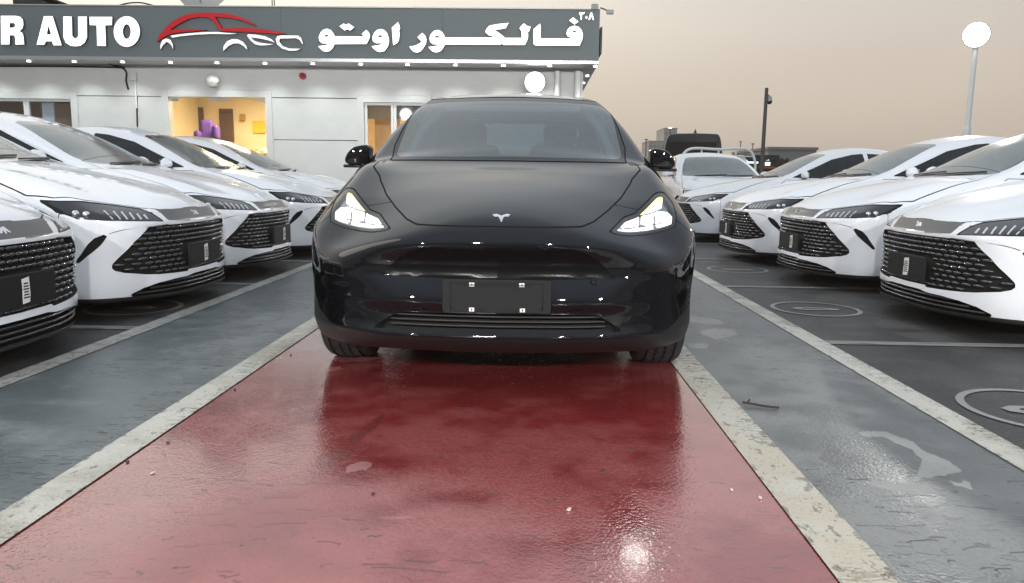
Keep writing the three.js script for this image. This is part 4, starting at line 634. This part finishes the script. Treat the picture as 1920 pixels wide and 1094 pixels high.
  cb([[-60, 124.5], [120, 124.8], [233, 127]], 0.012, 'black cable running level along the top of the white wall', 40); cb([[203, 118, -13.2], [210, 122], [228, 127], [236, 135], [236, 152], [240, 168]], 0.016, 'thick black cable curling down from the sign band'); cb([[256, 180], [256, 205], [257, 238]], 0.013, 'straight black cable below the meter box'); cb([[212, 13, -12.9], [240, 6, -13], [262, 5, -13.1], [290, 11, -13]], 0.012, 'loose cable lying on top of the sign band');
  const mp = atZ(252, 144, ZW), mb = thing('meter_box', 'small grey junction box on the white wall with a cable', 'box', [mp.x, mp.y, ZW]); mesh('case', rbox(0.11, 0.15, 0.07, 0.01, 0, 0, 0.036), std(0.6, 0.62, 0.62, 0.5), mb); mesh('conduit', cyl(0.014, 0.014, 0.5, 8).translate(0.02, -0.3, 0.03), whiteM, mb);
  const dl = atZ(404, 154, ZW), lp = thing('wall_lamp', 'white dome bulkhead lamp over the glass entrance door', 'lamp', [dl.x, dl.y, ZW]); mesh('dome', new THREE.SphereGeometry(0.125, 24, 12, 0, 6.2832, 0, 1.75).translate(0, 0.0, 0.14), std(0.78, 0.8, 0.78, 0.35), lp); mesh('base_plate', rbox(0.1, 0.2, 0.03, 0.01, 0, 0.05, 0.016), whiteM, lp); mesh('diffuser', new THREE.SphereGeometry(0.11, 20, 10, 0, 6.2832, 1.75, 1.0).translate(0, 0, 0.14), std(0.8, 0.78, 0.7, 0.5), lp);
  const rl = atZ(568, 143, ZW), al = thing('alarm_sounder', 'small red round alarm sounder on the white wall', 'alarm', [rl.x, rl.y, ZW]); mesh('sounder', cyl(0.055, 0.06, 0.06, 20).rotateX(Math.PI / 2).translate(0, 0, 0.03), std(0.4, 0.03, 0.035, 0.35), al); mesh('cap', new THREE.SphereGeometry(0.045, 16, 8, 0, 6.2832, 0, 1.57).rotateX(Math.PI / 2).translate(0, 0, 0.058), std(0.35, 0.02, 0.025, 0.3), al);
  for (const px of [1044, 1081]) { const x = wallX(px) + 0.0; tag(mesh('downpipe', merge([cyl(0.05, 0.05, 2.86, 16).translate(x, 1.45, ZW + 0.07), rbox(0.12, 0.03, 0.09, 0.008, x, 2.0, ZW + 0.05), rbox(0.12, 0.03, 0.09, 0.008, x, 0.8, ZW + 0.05)]), whiteM, scene), px < 1060 ? 'white downpipe on the shop wall beside the floodlight' : 'white downpipe at the corner of the shop wall', 'pipe'); }
}

// ---------------------------------------------------------------- sign band with letters
{
  const xR = atZ(1124, 70, ZS).x, xL = -12.5, y0 = YS, y1 = atZ(1000, 16, ZS).y, S = thing('shop_sign', 'long dark grey sign band with glowing white letters and red car logo', 'sign');
  const grey = std(0.15, 0.18, 0.188, 0.5), trim = std(0.55, 0.55, 0.5, 0.4, { metalness: 0.5 }), cuts = [xL, -9.9, atZ(-60, 60, ZS).x, atZ(527, 60, ZS).x, atZ(830, 60, ZS).x, xR];
  for (let k = 0; k < cuts.length - 1; k++) mesh('sign_panel', box(cuts[k + 1] - cuts[k] - 0.003, y1 - y0 - 0.03, 0.05, (cuts[k] + cuts[k + 1]) / 2, (y0 + y1) / 2, ZS - 0.025), grey, S);
  mesh('side_panel', box(0.05, y1 - y0 - 0.03, 5.8, xR - 0.027, (y0 + y1) / 2, ZS - 0.053 - 2.9), grey, S);
  mesh('top_trim', merge([box(xR - xL, 0.02, 0.09, (xL + xR) / 2, y1 + 0.0, ZS - 0.03), box(0.09, 0.02, 5.8, xR - 0.045, y1, ZS - 0.08 - 2.9)]), trim, S);
  mesh('bottom_trim', merge([box(xR - xL, 0.05, 0.07, (xL + xR) / 2, y0 + 0.002, ZS - 0.026)]), alu, S);
  mesh('soffit', merge([box(xR - xL, 0.02, 0.61, (xL + xR) / 2, y0 + 0.0, ZS - 0.375), box(xR - 0.865, 0.02, 5.2, (xR + 0.865) / 2, y0, ZS - 0.7 - 2.6)]), std(0.5, 0.5, 0.5, 0.35, { metalness: 0.4 }), S);
  const face = glowing(1, 1, 1, 1.25), edge = std(0.10, 0.115, 0.12, 0.5), red = std(0.62, 0.012, 0.02, 0.35);
  const map = { a: (p) => [p[0] / 6, p[1] / 6], b: (p) => [280 + p[0] / 6, p[1] / 6], c: (p) => [580 + p[0] * 0.14583, 10 + p[1] * 0.14581], d: (p) => [840 + p[0] / 6, 10 + p[1] / 6] };
  const P = (k, l) => l.map((p) => { const [x, y] = map[k](p), v = atZ(x, y, ZS + 0.07); return new THREE.Vector2(v.x, v.y); }), ell = (cx, cy, rx, ry, n = 24) => [...Array(n)].map((_, i) => [cx + rx * Math.cos(i / n * 6.2832), cy + ry * Math.sin(i / n * 6.2832)]);
  const curve = (pts) => new THREE.SplineCurve([...pts, pts[0]]).getPoints(pts.length * 3).slice(0, -1);
  const letter = (name, outer, holes = [], mats = [face, edge], z = 0.07, parent = S) => { const s = new THREE.Shape(outer); for (const h of holes) s.holes.push(new THREE.Path(h)); return mesh(name, new THREE.ExtrudeGeometry(s, { depth: z, bevelEnabled: false }).translate(0, 0, ZS + 0.001), mats, parent); };
  letter('letter', P('a', [[5, 178], [175, 178], [225, 190], [252, 222], [259, 275], [248, 320], [215, 350], [245, 370], [258, 400], [268, 500], [170, 502], [165, 420], [155, 398], [105, 395], [102, 500], [8, 500]]), [P('a', [[103, 260], [145, 258], [165, 270], [165, 300], [148, 312], [103, 312]])]);
  letter('letter', P('a', [[408, 503], [490, 182], [588, 182], [690, 510], [598, 510], [580, 465], [512, 465], [495, 503]]), [P('a', [[540, 285], [572, 388], [522, 388]])]);
  letter('letter', P('a', [[708, 185], [803, 187], [808, 400], [825, 425], [845, 432], [865, 425], [877, 400], [875, 187], [973, 187], [975, 420], [950, 480], [900, 515], [845, 522], [790, 515], [735, 480], [710, 420]]));
  letter('letter', P('a', [[1003, 190], [1258, 190], [1255, 282], [1180, 285], [1188, 518], [1090, 515], [1083, 285], [1005, 282]]));
  letter('letter', P('a', ell(1423, 355, 147, 172, 40)), [P('a', ell(1423, 355, 45, 83, 28))]);
  const redM = [red, std(0.25, 0.01, 0.012, 0.5)], wh = [std(0.85, 0.86, 0.86, 0.3), edge], logo = mesh('car_logo', (() => { const s = new THREE.Shape(P('b', [[82, 468], [110, 400], [160, 330], [230, 260], [330, 195], [430, 160], [560, 142], [650, 140], [830, 150], [930, 165], [1040, 200], [1130, 240], [1195, 285], [1120, 262], [1020, 225], [900, 200], [735, 192], [760, 230], [800, 290], [820, 318], [1050, 312], [1250, 325], [1400, 348], [1535, 375], [1460, 385], [1280, 372], [1050, 358], [870, 352], [805, 350], [770, 310], [720, 240], [680, 205], [640, 195], [560, 190], [440, 210], [340, 260], [270, 305], [228, 338], [330, 328], [450, 325], [640, 335], [540, 348], [380, 362], [260, 375], [180, 405], [120, 445]])); return new THREE.ExtrudeGeometry(s, { depth: 0.07, bevelEnabled: false }).translate(0, 0, ZS + 0.001); })(), redM, S);
  for (const [n, l] of [['sill_stroke', [[235, 400], [400, 378], [600, 362], [760, 360], [990, 380], [900, 385], [700, 382], [500, 392], [350, 408], [255, 425]]], ['wheel_arc', [[120, 560], [122, 500], [145, 450], [188, 432], [235, 450], [262, 500], [265, 555], [245, 510], [215, 480], [188, 472], [150, 510]]], ['wheel_arc', [[828, 575], [832, 520], [870, 465], [930, 440], [990, 442], [1050, 470], [1090, 520], [1103, 560], [1060, 520], [1010, 490], [950, 488], [890, 515]]], ['lamp_stroke', [[1095, 400], [1110, 385], [1200, 390], [1300, 408], [1370, 440], [1412, 480], [1340, 455], [1250, 435], [1140, 420], [1180, 460], [1240, 480], [1310, 490], [1400, 497], [1340, 508], [1250, 512], [1190, 500], [1140, 460]]], ['bumper_stroke', [[1418, 440], [1440, 405], [1480, 398], [1670, 400], [1705, 425], [1728, 490], [1722, 500], [1690, 450], [1650, 430], [1465, 435], [1460, 470], [1500, 520], [1570, 545], [1700, 550], [1650, 570], [1570, 572], [1490, 545], [1435, 500]]]]) letter(n, P('b', l), [], [glowing(1, 1, 1, 0.55), edge], 0.07, logo);
  letter('letter', P('c', [[110, 525], [170, 517], [225, 506], [250, 492], [160, 490], [128, 458], [118, 410], [140, 350], [180, 312], [230, 300], [275, 318], [305, 355], [328, 398], [690, 400], [700, 395], [672, 372], [690, 350], [730, 315], [762, 345], [780, 385], [770, 430], [735, 498], [325, 500], [300, 550], [260, 590], [210, 600], [170, 585], [135, 555]]), [P('c', ell(220, 392, 27, 12))]);
  letter('letter_dots', P('c', [[385, 270], [440, 233], [470, 250], [505, 233], [577, 283], [525, 325], [487, 308], [455, 325]]));
  letter('letter', P('c', [[797, 525], [850, 518], [905, 508], [945, 490], [850, 488], [815, 460], [808, 410], [830, 355], [870, 315], [920, 303], [965, 318], [1000, 360], [1022, 420], [1025, 470], [1010, 530], [965, 590], [905, 603], [860, 588], [825, 558]]), [P('c', ell(910, 398, 27, 13))]);
  letter('letter', P('c', [[1058, 288], [1140, 215], [1160, 262], [1166, 300], [1155, 318], [1160, 380], [1150, 455], [1125, 490], [1080, 515], [1072, 480], [1068, 400]]));
  letter('letter', P('c', [[1283, 530], [1350, 520], [1400, 500], [1443, 468], [1388, 410], [1450, 353], [1490, 390], [1507, 440], [1500, 490], [1470, 545], [1430, 595], [1385, 610], [1340, 598], [1310, 570]]));
  letter('letter', [...P('c', [[1590, 598], [1555, 570], [1530, 535], [1590, 528], [1640, 518], [1672, 505], [1590, 502], [1555, 475], [1543, 430], [1555, 375], [1600, 328], [1655, 315], [1700, 335], [1730, 375], [1745, 412]]), ...P('d', [[520, 362], [490, 345], [462, 340], [425, 310], [420, 290], [435, 260], [465, 228], [560, 210], [685, 197], [650, 258], [590, 270], [520, 275], [560, 300], [610, 338], [642, 366], [830, 366], [825, 290], [803, 262], [820, 235], [852, 203], [885, 228], [932, 242], [910, 298], [900, 300], [902, 350], [893, 390], [865, 447], [625, 447], [600, 430], [590, 445]]), ...P('c', [[1745, 505], [1720, 550], [1690, 590], [1635, 608]])], [P('c', ell(1640, 405, 28, 12))]);
  letter('letter', P('d', [[960, 270], [1035, 205], [1045, 240], [1042, 330], [1045, 372], [1455, 372], [1450, 358], [1440, 365], [1380, 365], [1345, 350], [1332, 320], [1340, 280], [1370, 245], [1420, 228], [1470, 240], [1505, 280], [1520, 330], [1510, 390], [1480, 455], [990, 455], [965, 440], [960, 420]]), [P('d', ell(1422, 294, 22, 8))]);
  letter('letter_dots', P('d', [[1408, 135], [1470, 183], [1425, 217], [1362, 172]]));
  for (const l of [[[1475, 80], [1490, 70], [1500, 80], [1512, 68], [1522, 78], [1538, 66], [1540, 82], [1525, 95], [1510, 102], [1508, 155], [1495, 160], [1490, 110], [1478, 95]], [[1560, 112], [1575, 130], [1560, 150], [1545, 130]], [[1582, 158], [1603, 82], [1620, 70], [1632, 100], [1645, 158], [1630, 160], [1615, 115], [1598, 160]]]) letter('digit', P('d', l), [], [face, edge], 0.03);
  void curve;
  // downlights in the soffit
  const led = glowing(1, 0.98, 0.94, 8);
  const lights = [-36, 53, 138, 229, 319, 406, 496, 586, 676, 764, 854, 944, 1031, 1117].map((px) => [atZ(px, 112, -12.95).x, -12.95]).concat([[0.98, -14.1], [0.98, -15.1], [0.98, -16.2]]);
  lights.forEach(([x, z], i) => {
    const d = thing('downlight', i < 14 ? 'small round downlight in the strip under the sign band' : 'small round downlight under the side overhang of the shop', 'downlight', [x, y0 - 0.012, z], 0, i < 14 ? 'downlights under the sign band' : 'downlights under the side overhang');
    mesh('bezel', new THREE.TorusGeometry(0.042, 0.008, 8, 20).rotateX(Math.PI / 2).translate(0, -0.012, 0), alu, d); mesh('light_disc', cyl(0.038, 0.038, 0.008, 18).translate(0, -0.014, 0), led, d);
    const s = new THREE.SpotLight(new THREE.Color(0.94, 1, 0.97), 2.4, 6, 1.0, 0.7, 2); s.position.set(x, y0 - 0.045, z); s.target.position.set(x, 0, z - (i < 14 ? 0.25 : 0)); s.castShadow = true; s.shadow.radius = 2; scene.add(s, s.target);
  });
  const cc = atZ(1117, 18, ZS), cam = thing('security_camera', 'small bullet camera pair on the corner of the sign band', 'camera', [xR, y1, ZS]); void cc;
  mesh('junction_box', rbox(0.11, 0.09, 0.08, 0.01, -0.09, 0.03, 0.0), std(0.35, 0.35, 0.33, 0.5), cam); mesh('bracket', tube([V(0, 0.02, 0), V(0.06, 0.0, 0), V(0.12, -0.03, 0.02)], 0.012, 8, 6), std(0.1, 0.1, 0.1, 0.5), cam); mesh('camera_body', rbox(0.12, 0.07, 0.07, 0.015, 0.16, -0.05, 0.02), std(0.4, 0.4, 0.38, 0.4), cam);
  tag(mesh('side_screen', box(0.03, 0.42, 0.5, xR + 0.035, y1 - 0.48, ZS - 0.3), std(0.012, 0.012, 0.012, 0.4), scene), 'narrow black board fixed to the end of the sign band', 'board');
}

// ---------------------------------------------------------------- floodlights
function floodlight(name, label, x, z, h, aim, power, glowK, group, pole = true) {
  const yaw = Math.atan2(aim[0] - x, aim[2] - z), g = thing(name, label, pole ? 'lamp post' : 'floodlight', [x, pole ? 0 : h, z], 0, group), y = pole ? h : 0;
  if (pole) { mesh('pole', new THREE.LatheGeometry([[0.085, 0], [0.085, h * 0.52], [0.082, h * 0.53], [0.062, h * 0.54], [0.058, h - 0.15], [0.001, h - 0.15]].map(([a, b]) => new THREE.Vector2(a, b)), 20), whiteM, g); mesh('base_flange', cyl(0.16, 0.16, 0.03, 20).translate(0, 0.025, 0), alu, g); mesh('bracket', tube([V(0, h - 0.3, 0), V(0.02, h - 0.1, 0.02), V(Math.sin(yaw) * 0.08, h, Math.cos(yaw) * 0.08)], 0.035, 8, 8), alu, g); }
  const head = new THREE.Group(); head.name = 'lamp_head'; head.position.set(Math.sin(yaw) * 0.12, y, Math.cos(yaw) * 0.12); g.add(head);
  head.lookAt(V(aim[0], aim[1], aim[2])); head.rotation.setFromRotationMatrix(new THREE.Matrix4().lookAt(V(...aim), V(x, h, z), V(0, 1, 0)));
  const k = pole ? 1 : 0.62;
  mesh('housing', new THREE.LatheGeometry([[0.001, -0.16], [0.12, -0.16], [0.2, -0.1], [0.31, -0.06], [0.33, 0.0], [0.325, 0.03], [0.30, 0.03]].map(([a, b]) => new THREE.Vector2(a * k * 0.88, b * k)), 32).rotateX(Math.PI / 2), whiteM, head);
  for (let i = 0; i < 8; i++) mesh('cooling_fin', box(0.012, 0.3 * k, 0.06).translate((i - 3.5) * 0.05 * k, 0, -0.15 * k), std(0.2, 0.2, 0.2, 0.5), head);
  mesh('light_panel', new THREE.SphereGeometry(0.44 * k, 28, 8, 0, 6.2832, 0, 0.66).rotateX(Math.PI / 2).translate(0, 0, -0.32 * k), glowing(1, 0.985, 0.93, glowK), head);
  const s = new THREE.SpotLight(new THREE.Color(1, 0.985, 0.94), power, 60, 1.25, 0.6, 2), d = V(aim[0] - x, aim[1] - h, aim[2] - z).normalize();
  s.position.set(x + Math.sin(yaw) * 0.12 + d.x * 0.16, h + d.y * 0.16, z + Math.cos(yaw) * 0.12 + d.z * 0.16); s.target.position.set(...aim); s.castShadow = true; s.shadow.radius = 6; scene.add(s, s.target);
}
floodlight('lamp_post', 'white pole with a glaring floodlight behind the row of sedans', 10.18, -18, 4.42, [1, 0.6, -4], 90, 14, 'floodlight poles of the car yard');
floodlight('wall_floodlight', 'glaring floodlight on the shop wall under the sign band', atZ(1002, 155, -13.15).x, -13.22, atZ(1002, 155, -13.15).y, [0.6, 0.9, -2], 26, 16, undefined, false);
[[-5.6, 6.2, 3.8], [-1.9, 6.6, 3.8], [2.3, 6.6, 3.8], [6.2, 6.0, 3.8]].forEach(([x, z, h], i) => floodlight('lamp_post', ['white floodlight pole facing the sedans that stand before the shop', 'white floodlight pole facing the front of the black car from its right side', 'white floodlight pole facing the front of the black car from its left side', 'white floodlight pole facing the sedan row away from the shop'][i], x, z, h, [x * 0.55, 0.6, -6], 132, 14, 'floodlight poles of the car yard'));

// ---------------------------------------------------------------- beyond the yard
{
  const dark = std(0.09, 0.09, 0.095, 0.5, { metalness: 0.3 });
  const p0 = atZ(1438, 165, -25), c = thing('camera_pole', 'thin dark pole carrying a dome security camera', 'pole', [p0.x, 0, -25]);
  mesh('pole', new THREE.CylinderGeometry(0.055, 0.07, p0.y, 16).translate(0, p0.y / 2, 0), dark, c); mesh('bracket', tube([V(0, p0.y - 0.3, 0), V(0.06, p0.y - 0.22, 0), V(0.11, p0.y - 0.28, 0)], 0.02, 8, 6), dark, c);
  const dm = mesh('dome_camera', new THREE.SphereGeometry(0.085, 18, 12, 0, 6.2832, 1.3, 1.9).scale(1, 1.2, 1).translate(0.12, p0.y - 0.42, 0), std(0.02, 0.02, 0.02, 0.15), c); mesh('camera_cap', cyl(0.05, 0.09, 0.16, 16).translate(0.12, p0.y - 0.34, 0), std(0.4, 0.4, 0.4, 0.4), dm);
  // black van seen from the front above the truck
  const v = thing('black_van', 'tall black van standing behind the flatbed truck', 'van', [5.5, 0, -26], -0.206), vb = phys(0.008, 0.008, 0.009, 0.3, { clearcoat: 0.6 }), vs = new THREE.Shape();
  vs.moveTo(-1.0, 0.35); vs.lineTo(-1.0, 1.55); vs.quadraticCurveTo(-0.98, 1.9, -0.92, 2.2); vs.quadraticCurveTo(-0.87, 2.60, -0.76, 2.61); vs.quadraticCurveTo(0, 2.66, 0.76, 2.61); vs.quadraticCurveTo(0.87, 2.60, 0.92, 2.2); vs.quadraticCurveTo(0.98, 1.9, 1.0, 1.55); vs.lineTo(1.0, 0.35);
  mesh('body', toCreasedNormals(new THREE.ExtrudeGeometry(vs, { depth: 4.4, bevelEnabled: true, bevelSize: 0.03, bevelThickness: 0.12, bevelSegments: 4, curveSegments: 10 }).translate(0, 0, -4.4), 0.7), vb, v); mesh('rear_window', rbox(1.55, 0.62, 0.03, 0.01, 0, 2.06, 0.115), phys(0.012, 0.012, 0.013, 0.5, { specularIntensity: 0.3 }), v); mesh('aerial_fin', new THREE.ConeGeometry(0.07, 0.16, 10).translate(0.05, 2.76, -0.3), vb, v);
  for (const x of [-0.85, 0.85]) { mesh('tail_light', rbox(0.14, 0.4, 0.04, 0.02, x, 1.25, 0.12), std(0.25, 0.01, 0.01, 0.2), v); for (const z of [-0.8, -3.8]) mesh('wheel', new THREE.TorusGeometry(0.26, 0.1, 10, 24).rotateY(Math.PI / 2).translate(x * 1.04, 0.36, z), MT.rubber, v); } mesh('bumper', rbox(2.0, 0.28, 0.16, 0.04, 0, 0.5, 0.12), MT.plastic, v);
  // white flatbed truck with a headboard rack
  const tx = (atZ(1300, 300, -20).x + atZ(1412, 300, -20).x) / 2, t = thing('flatbed_truck', 'white flatbed truck with a tubular rack above its cab', 'truck', [tx - 0.1, 0, -20]), tw = phys(0.72, 0.74, 0.74, 0.4, { clearcoat: 0.5 });
  mesh('cab', toCreasedNormals(new THREE.ExtrudeGeometry(new THREE.Shape([[-0.88, 0.5], [0.88, 0.5], [0.9, 1.1], [0.82, 1.5], [0.72, 1.68], [-0.72, 1.68], [-0.82, 1.5], [-0.9, 1.1]].map(([a, b]) => new THREE.Vector2(a, b))), { depth: 1.5, bevelEnabled: true, bevelSize: 0.05, bevelThickness: 0.1, bevelSegments: 3 }).translate(0, 0, -1.9), 0.6), tw, t); mesh('windscreen', rbox(1.45, 0.5, 0.03, 0.01, 0, 1.36, -0.29), phys(0.05, 0.07, 0.07, 0.08), t);
  const rk = []; const ry = atZ(1340, 281, -20).y; rk.push(tube([V(-0.98, 0.9, -0.1), V(-0.96, ry - 0.2, -0.1), V(-0.8, ry, -0.1), V(0, ry + 0.015, -0.1), V(0.8, ry, -0.1), V(0.96, ry - 0.25, -0.1), V(0.98, 0.9, -0.1)], 0.035, 50, 8)); rk.push(tube([V(-0.92, ry - 0.16, -0.1), V(0.92, ry - 0.16, -0.1)], 0.02, 4, 6));
  mesh('rack', rk[0], tw, t); mesh('rack_rail', rk[1], tw, t); for (const x of [-0.45, 0, 0.45]) mesh('rack_post', tube([V(x, ry - 0.5, -0.1), V(x, ry, -0.1)], 0.025, 2, 6), tw, t);
  mesh('flatbed', rbox(1.9, 0.35, 3.2, 0.03, 0, 0.85, -3.6), tw, t); mesh('bumper', rbox(1.8, 0.25, 0.12, 0.03, 0, 0.45, -0.25), MT.plastic, t); for (const x of [-0.8, 0.8]) for (const z of [-0.9, -4.2]) mesh('wheel', new THREE.TorusGeometry(0.24, 0.1, 10, 24).rotateY(Math.PI / 2).translate(x, 0.34, z), MT.rubber, t);
  for (const x of [-0.7, 0.7]) mesh('headlight', rbox(0.3, 0.16, 0.05, 0.03, x, 0.75, -0.27), MT.chrome, t);
  // low shops across the road, one with a lit sign
  const shop = (name, label, px0, px1, pyTop, z, col, dep = 8) => { const a = atZ(px0, pyTop, z), b = atZ(px1, pyTop, z), g = thing(name, label, 'building', [(a.x + b.x) / 2, 0, z]), w = b.x - a.x, h = (a.y + b.y) / 2; mesh('wall', box(w, h - 0.3, dep, 0, (h - 0.3) / 2, -dep / 2), col, g); mesh('parapet', box(w + 0.3, 0.3, dep + 0.3, 0, h - 0.15, -dep / 2), col, g); return [g, w, h]; };
  const [sg, sw, sh] = shop('sign_shop', 'low dark shop across the road with a lit white sign', 1398, 1456, 291, -46, std(0.02, 0.022, 0.024, 0.5)); const lit = glowing(1, 1, 1, 1.6);
  mesh('sign_stroke', merge([box(0.75, 0.1, 0.04, -sw * 0.28, sh - 0.45, 0.03), new THREE.TorusGeometry(0.13, 0.045, 8, 18).translate(-sw * 0.28 - 0.45, sh - 0.38, 0.03)]), lit, sg).userData.kind = 'stuff'; mesh('sign_mark', new THREE.ConeGeometry(0.13, 0.22, 3).translate(-sw * 0.28 + 0.95, sh - 0.2, 0.06), lit, sg); mesh('sign_figure', box(0.3, 0.2, 0.04, -sw * 0.28 + 0.95, sh - 0.52, 0.03), lit, sg); mesh('awning', box(sw * 0.5, 0.12, 0.4, sw * 0.2, sh - 0.75, 0.2), std(0.45, 0.12, 0.03, 0.6), sg);
  shop('grey_warehouse', 'long flat grey warehouse far behind the sedan row', 1442, 1532, 276, -85, std(0.3, 0.29, 0.28, 0.8), 15); shop('low_shed', 'long low pale shed line near the horizon', 1355, 1445, 303, -95, std(0.22, 0.20, 0.18, 0.8)); shop('low_shed', 'long low shed line beside the distant tower', 1195, 1262, 302, -95, std(0.20, 0.19, 0.17, 0.8)); shop('low_shed', 'long low dark shed line running past the floodlight pole', 1525, 1990, 303, -100, std(0.12, 0.11, 0.10, 0.8));
  const tower = (label, px0, px1, py, z, nx, ny) => { const [g, w, h] = shop('tower_block', label, px0, px1, py, z, std(0.5, 0.46, 0.43, 0.8), 16); for (let i = 0; i < nx; i++) for (let j = 0; j < ny; j++) mesh('window', box(w / nx * 0.55, h / ny * 0.4, 0.3, -w / 2 + (i + 0.5) * w / nx, h * 0.1 + (j + 0.5) * h * 0.85 / ny, 0.06), std(0.3, 0.29, 0.29, 0.4), g); return [g, w, h]; };  // pale wall and window colours carry painted distance haze
  tower('tall hazy apartment tower on the horizon', 1246, 1270, 240, -260, 3, 9); tower('lower hazy apartment block beside the tall tower', 1217, 1246, 264, -260, 4, 5); tower('narrow hazy block behind the tall tower', 1270, 1280, 250, -300, 2, 7);
  const far = (px, py, z, label) => { const p = atZ(px, py, z), g = thing('distant_lamp', label, 'street lamp', [p.x, 0, z], 0, 'distant street lamps'); mesh('pole', cyl(0.07, 0.1, p.y, 8).translate(0, p.y / 2, 0), dark, g); mesh('lamp_head', rbox(0.5, 0.14, 0.3, 0.05, 0, p.y, 0), py < 262 ? glowing(1, 0.98, 0.9, 5) : dark, g); };
  far(1257, 240, -120, 'distant street lamp lit white before the tall tower'); far(1212, 262, -110, 'distant unlit street lamp beside the lower block'); far(1389, 266, -130, 'distant unlit street lamp behind the flatbed truck'); far(1412, 270, -120, 'distant unlit street lamp beside the camera pole');
  const r = rng(8); for (let k = 0; k < 9; k++) { // far shrubs along the horizon
    const px = [1200, 1206, 1415, 1423, 1431, 1448, 1456, 1470, 1404][k], p = atZ(px, 297 + r() * 4, -80), gs = []; for (let q = 0; q < 90; q++) { const a = r() * 6.28, d = 0.75 * Math.sqrt(r()), y = 0.7 + (p.y - 0.7) * Math.pow(r(), 0.6); gs.push(new THREE.TetrahedronGeometry(0.13 + 0.12 * r()).rotateX(r() * 3).rotateY(r() * 3).translate(Math.cos(a) * d * (1.15 - 0.5 * y / p.y), y, Math.sin(a) * d)); }
    const g = thing('distant_tree', 'small dark tree far off on the horizon', 'tree', [p.x, 0, -80], 0, 'far trees on the horizon'); mesh('crown', merge(gs), std(0.035, 0.04, 0.028, 0.9), g); mesh('trunk', cyl(0.06, 0.09, 0.9, 7).translate(0, 0.45, 0), std(0.07, 0.055, 0.04, 0.9), g);
  }
}
scene.fog = new THREE.FogExp2(new THREE.Color().setRGB(0.75, 0.64, 0.53), 0.0011);
renderer.render(scene, camera);
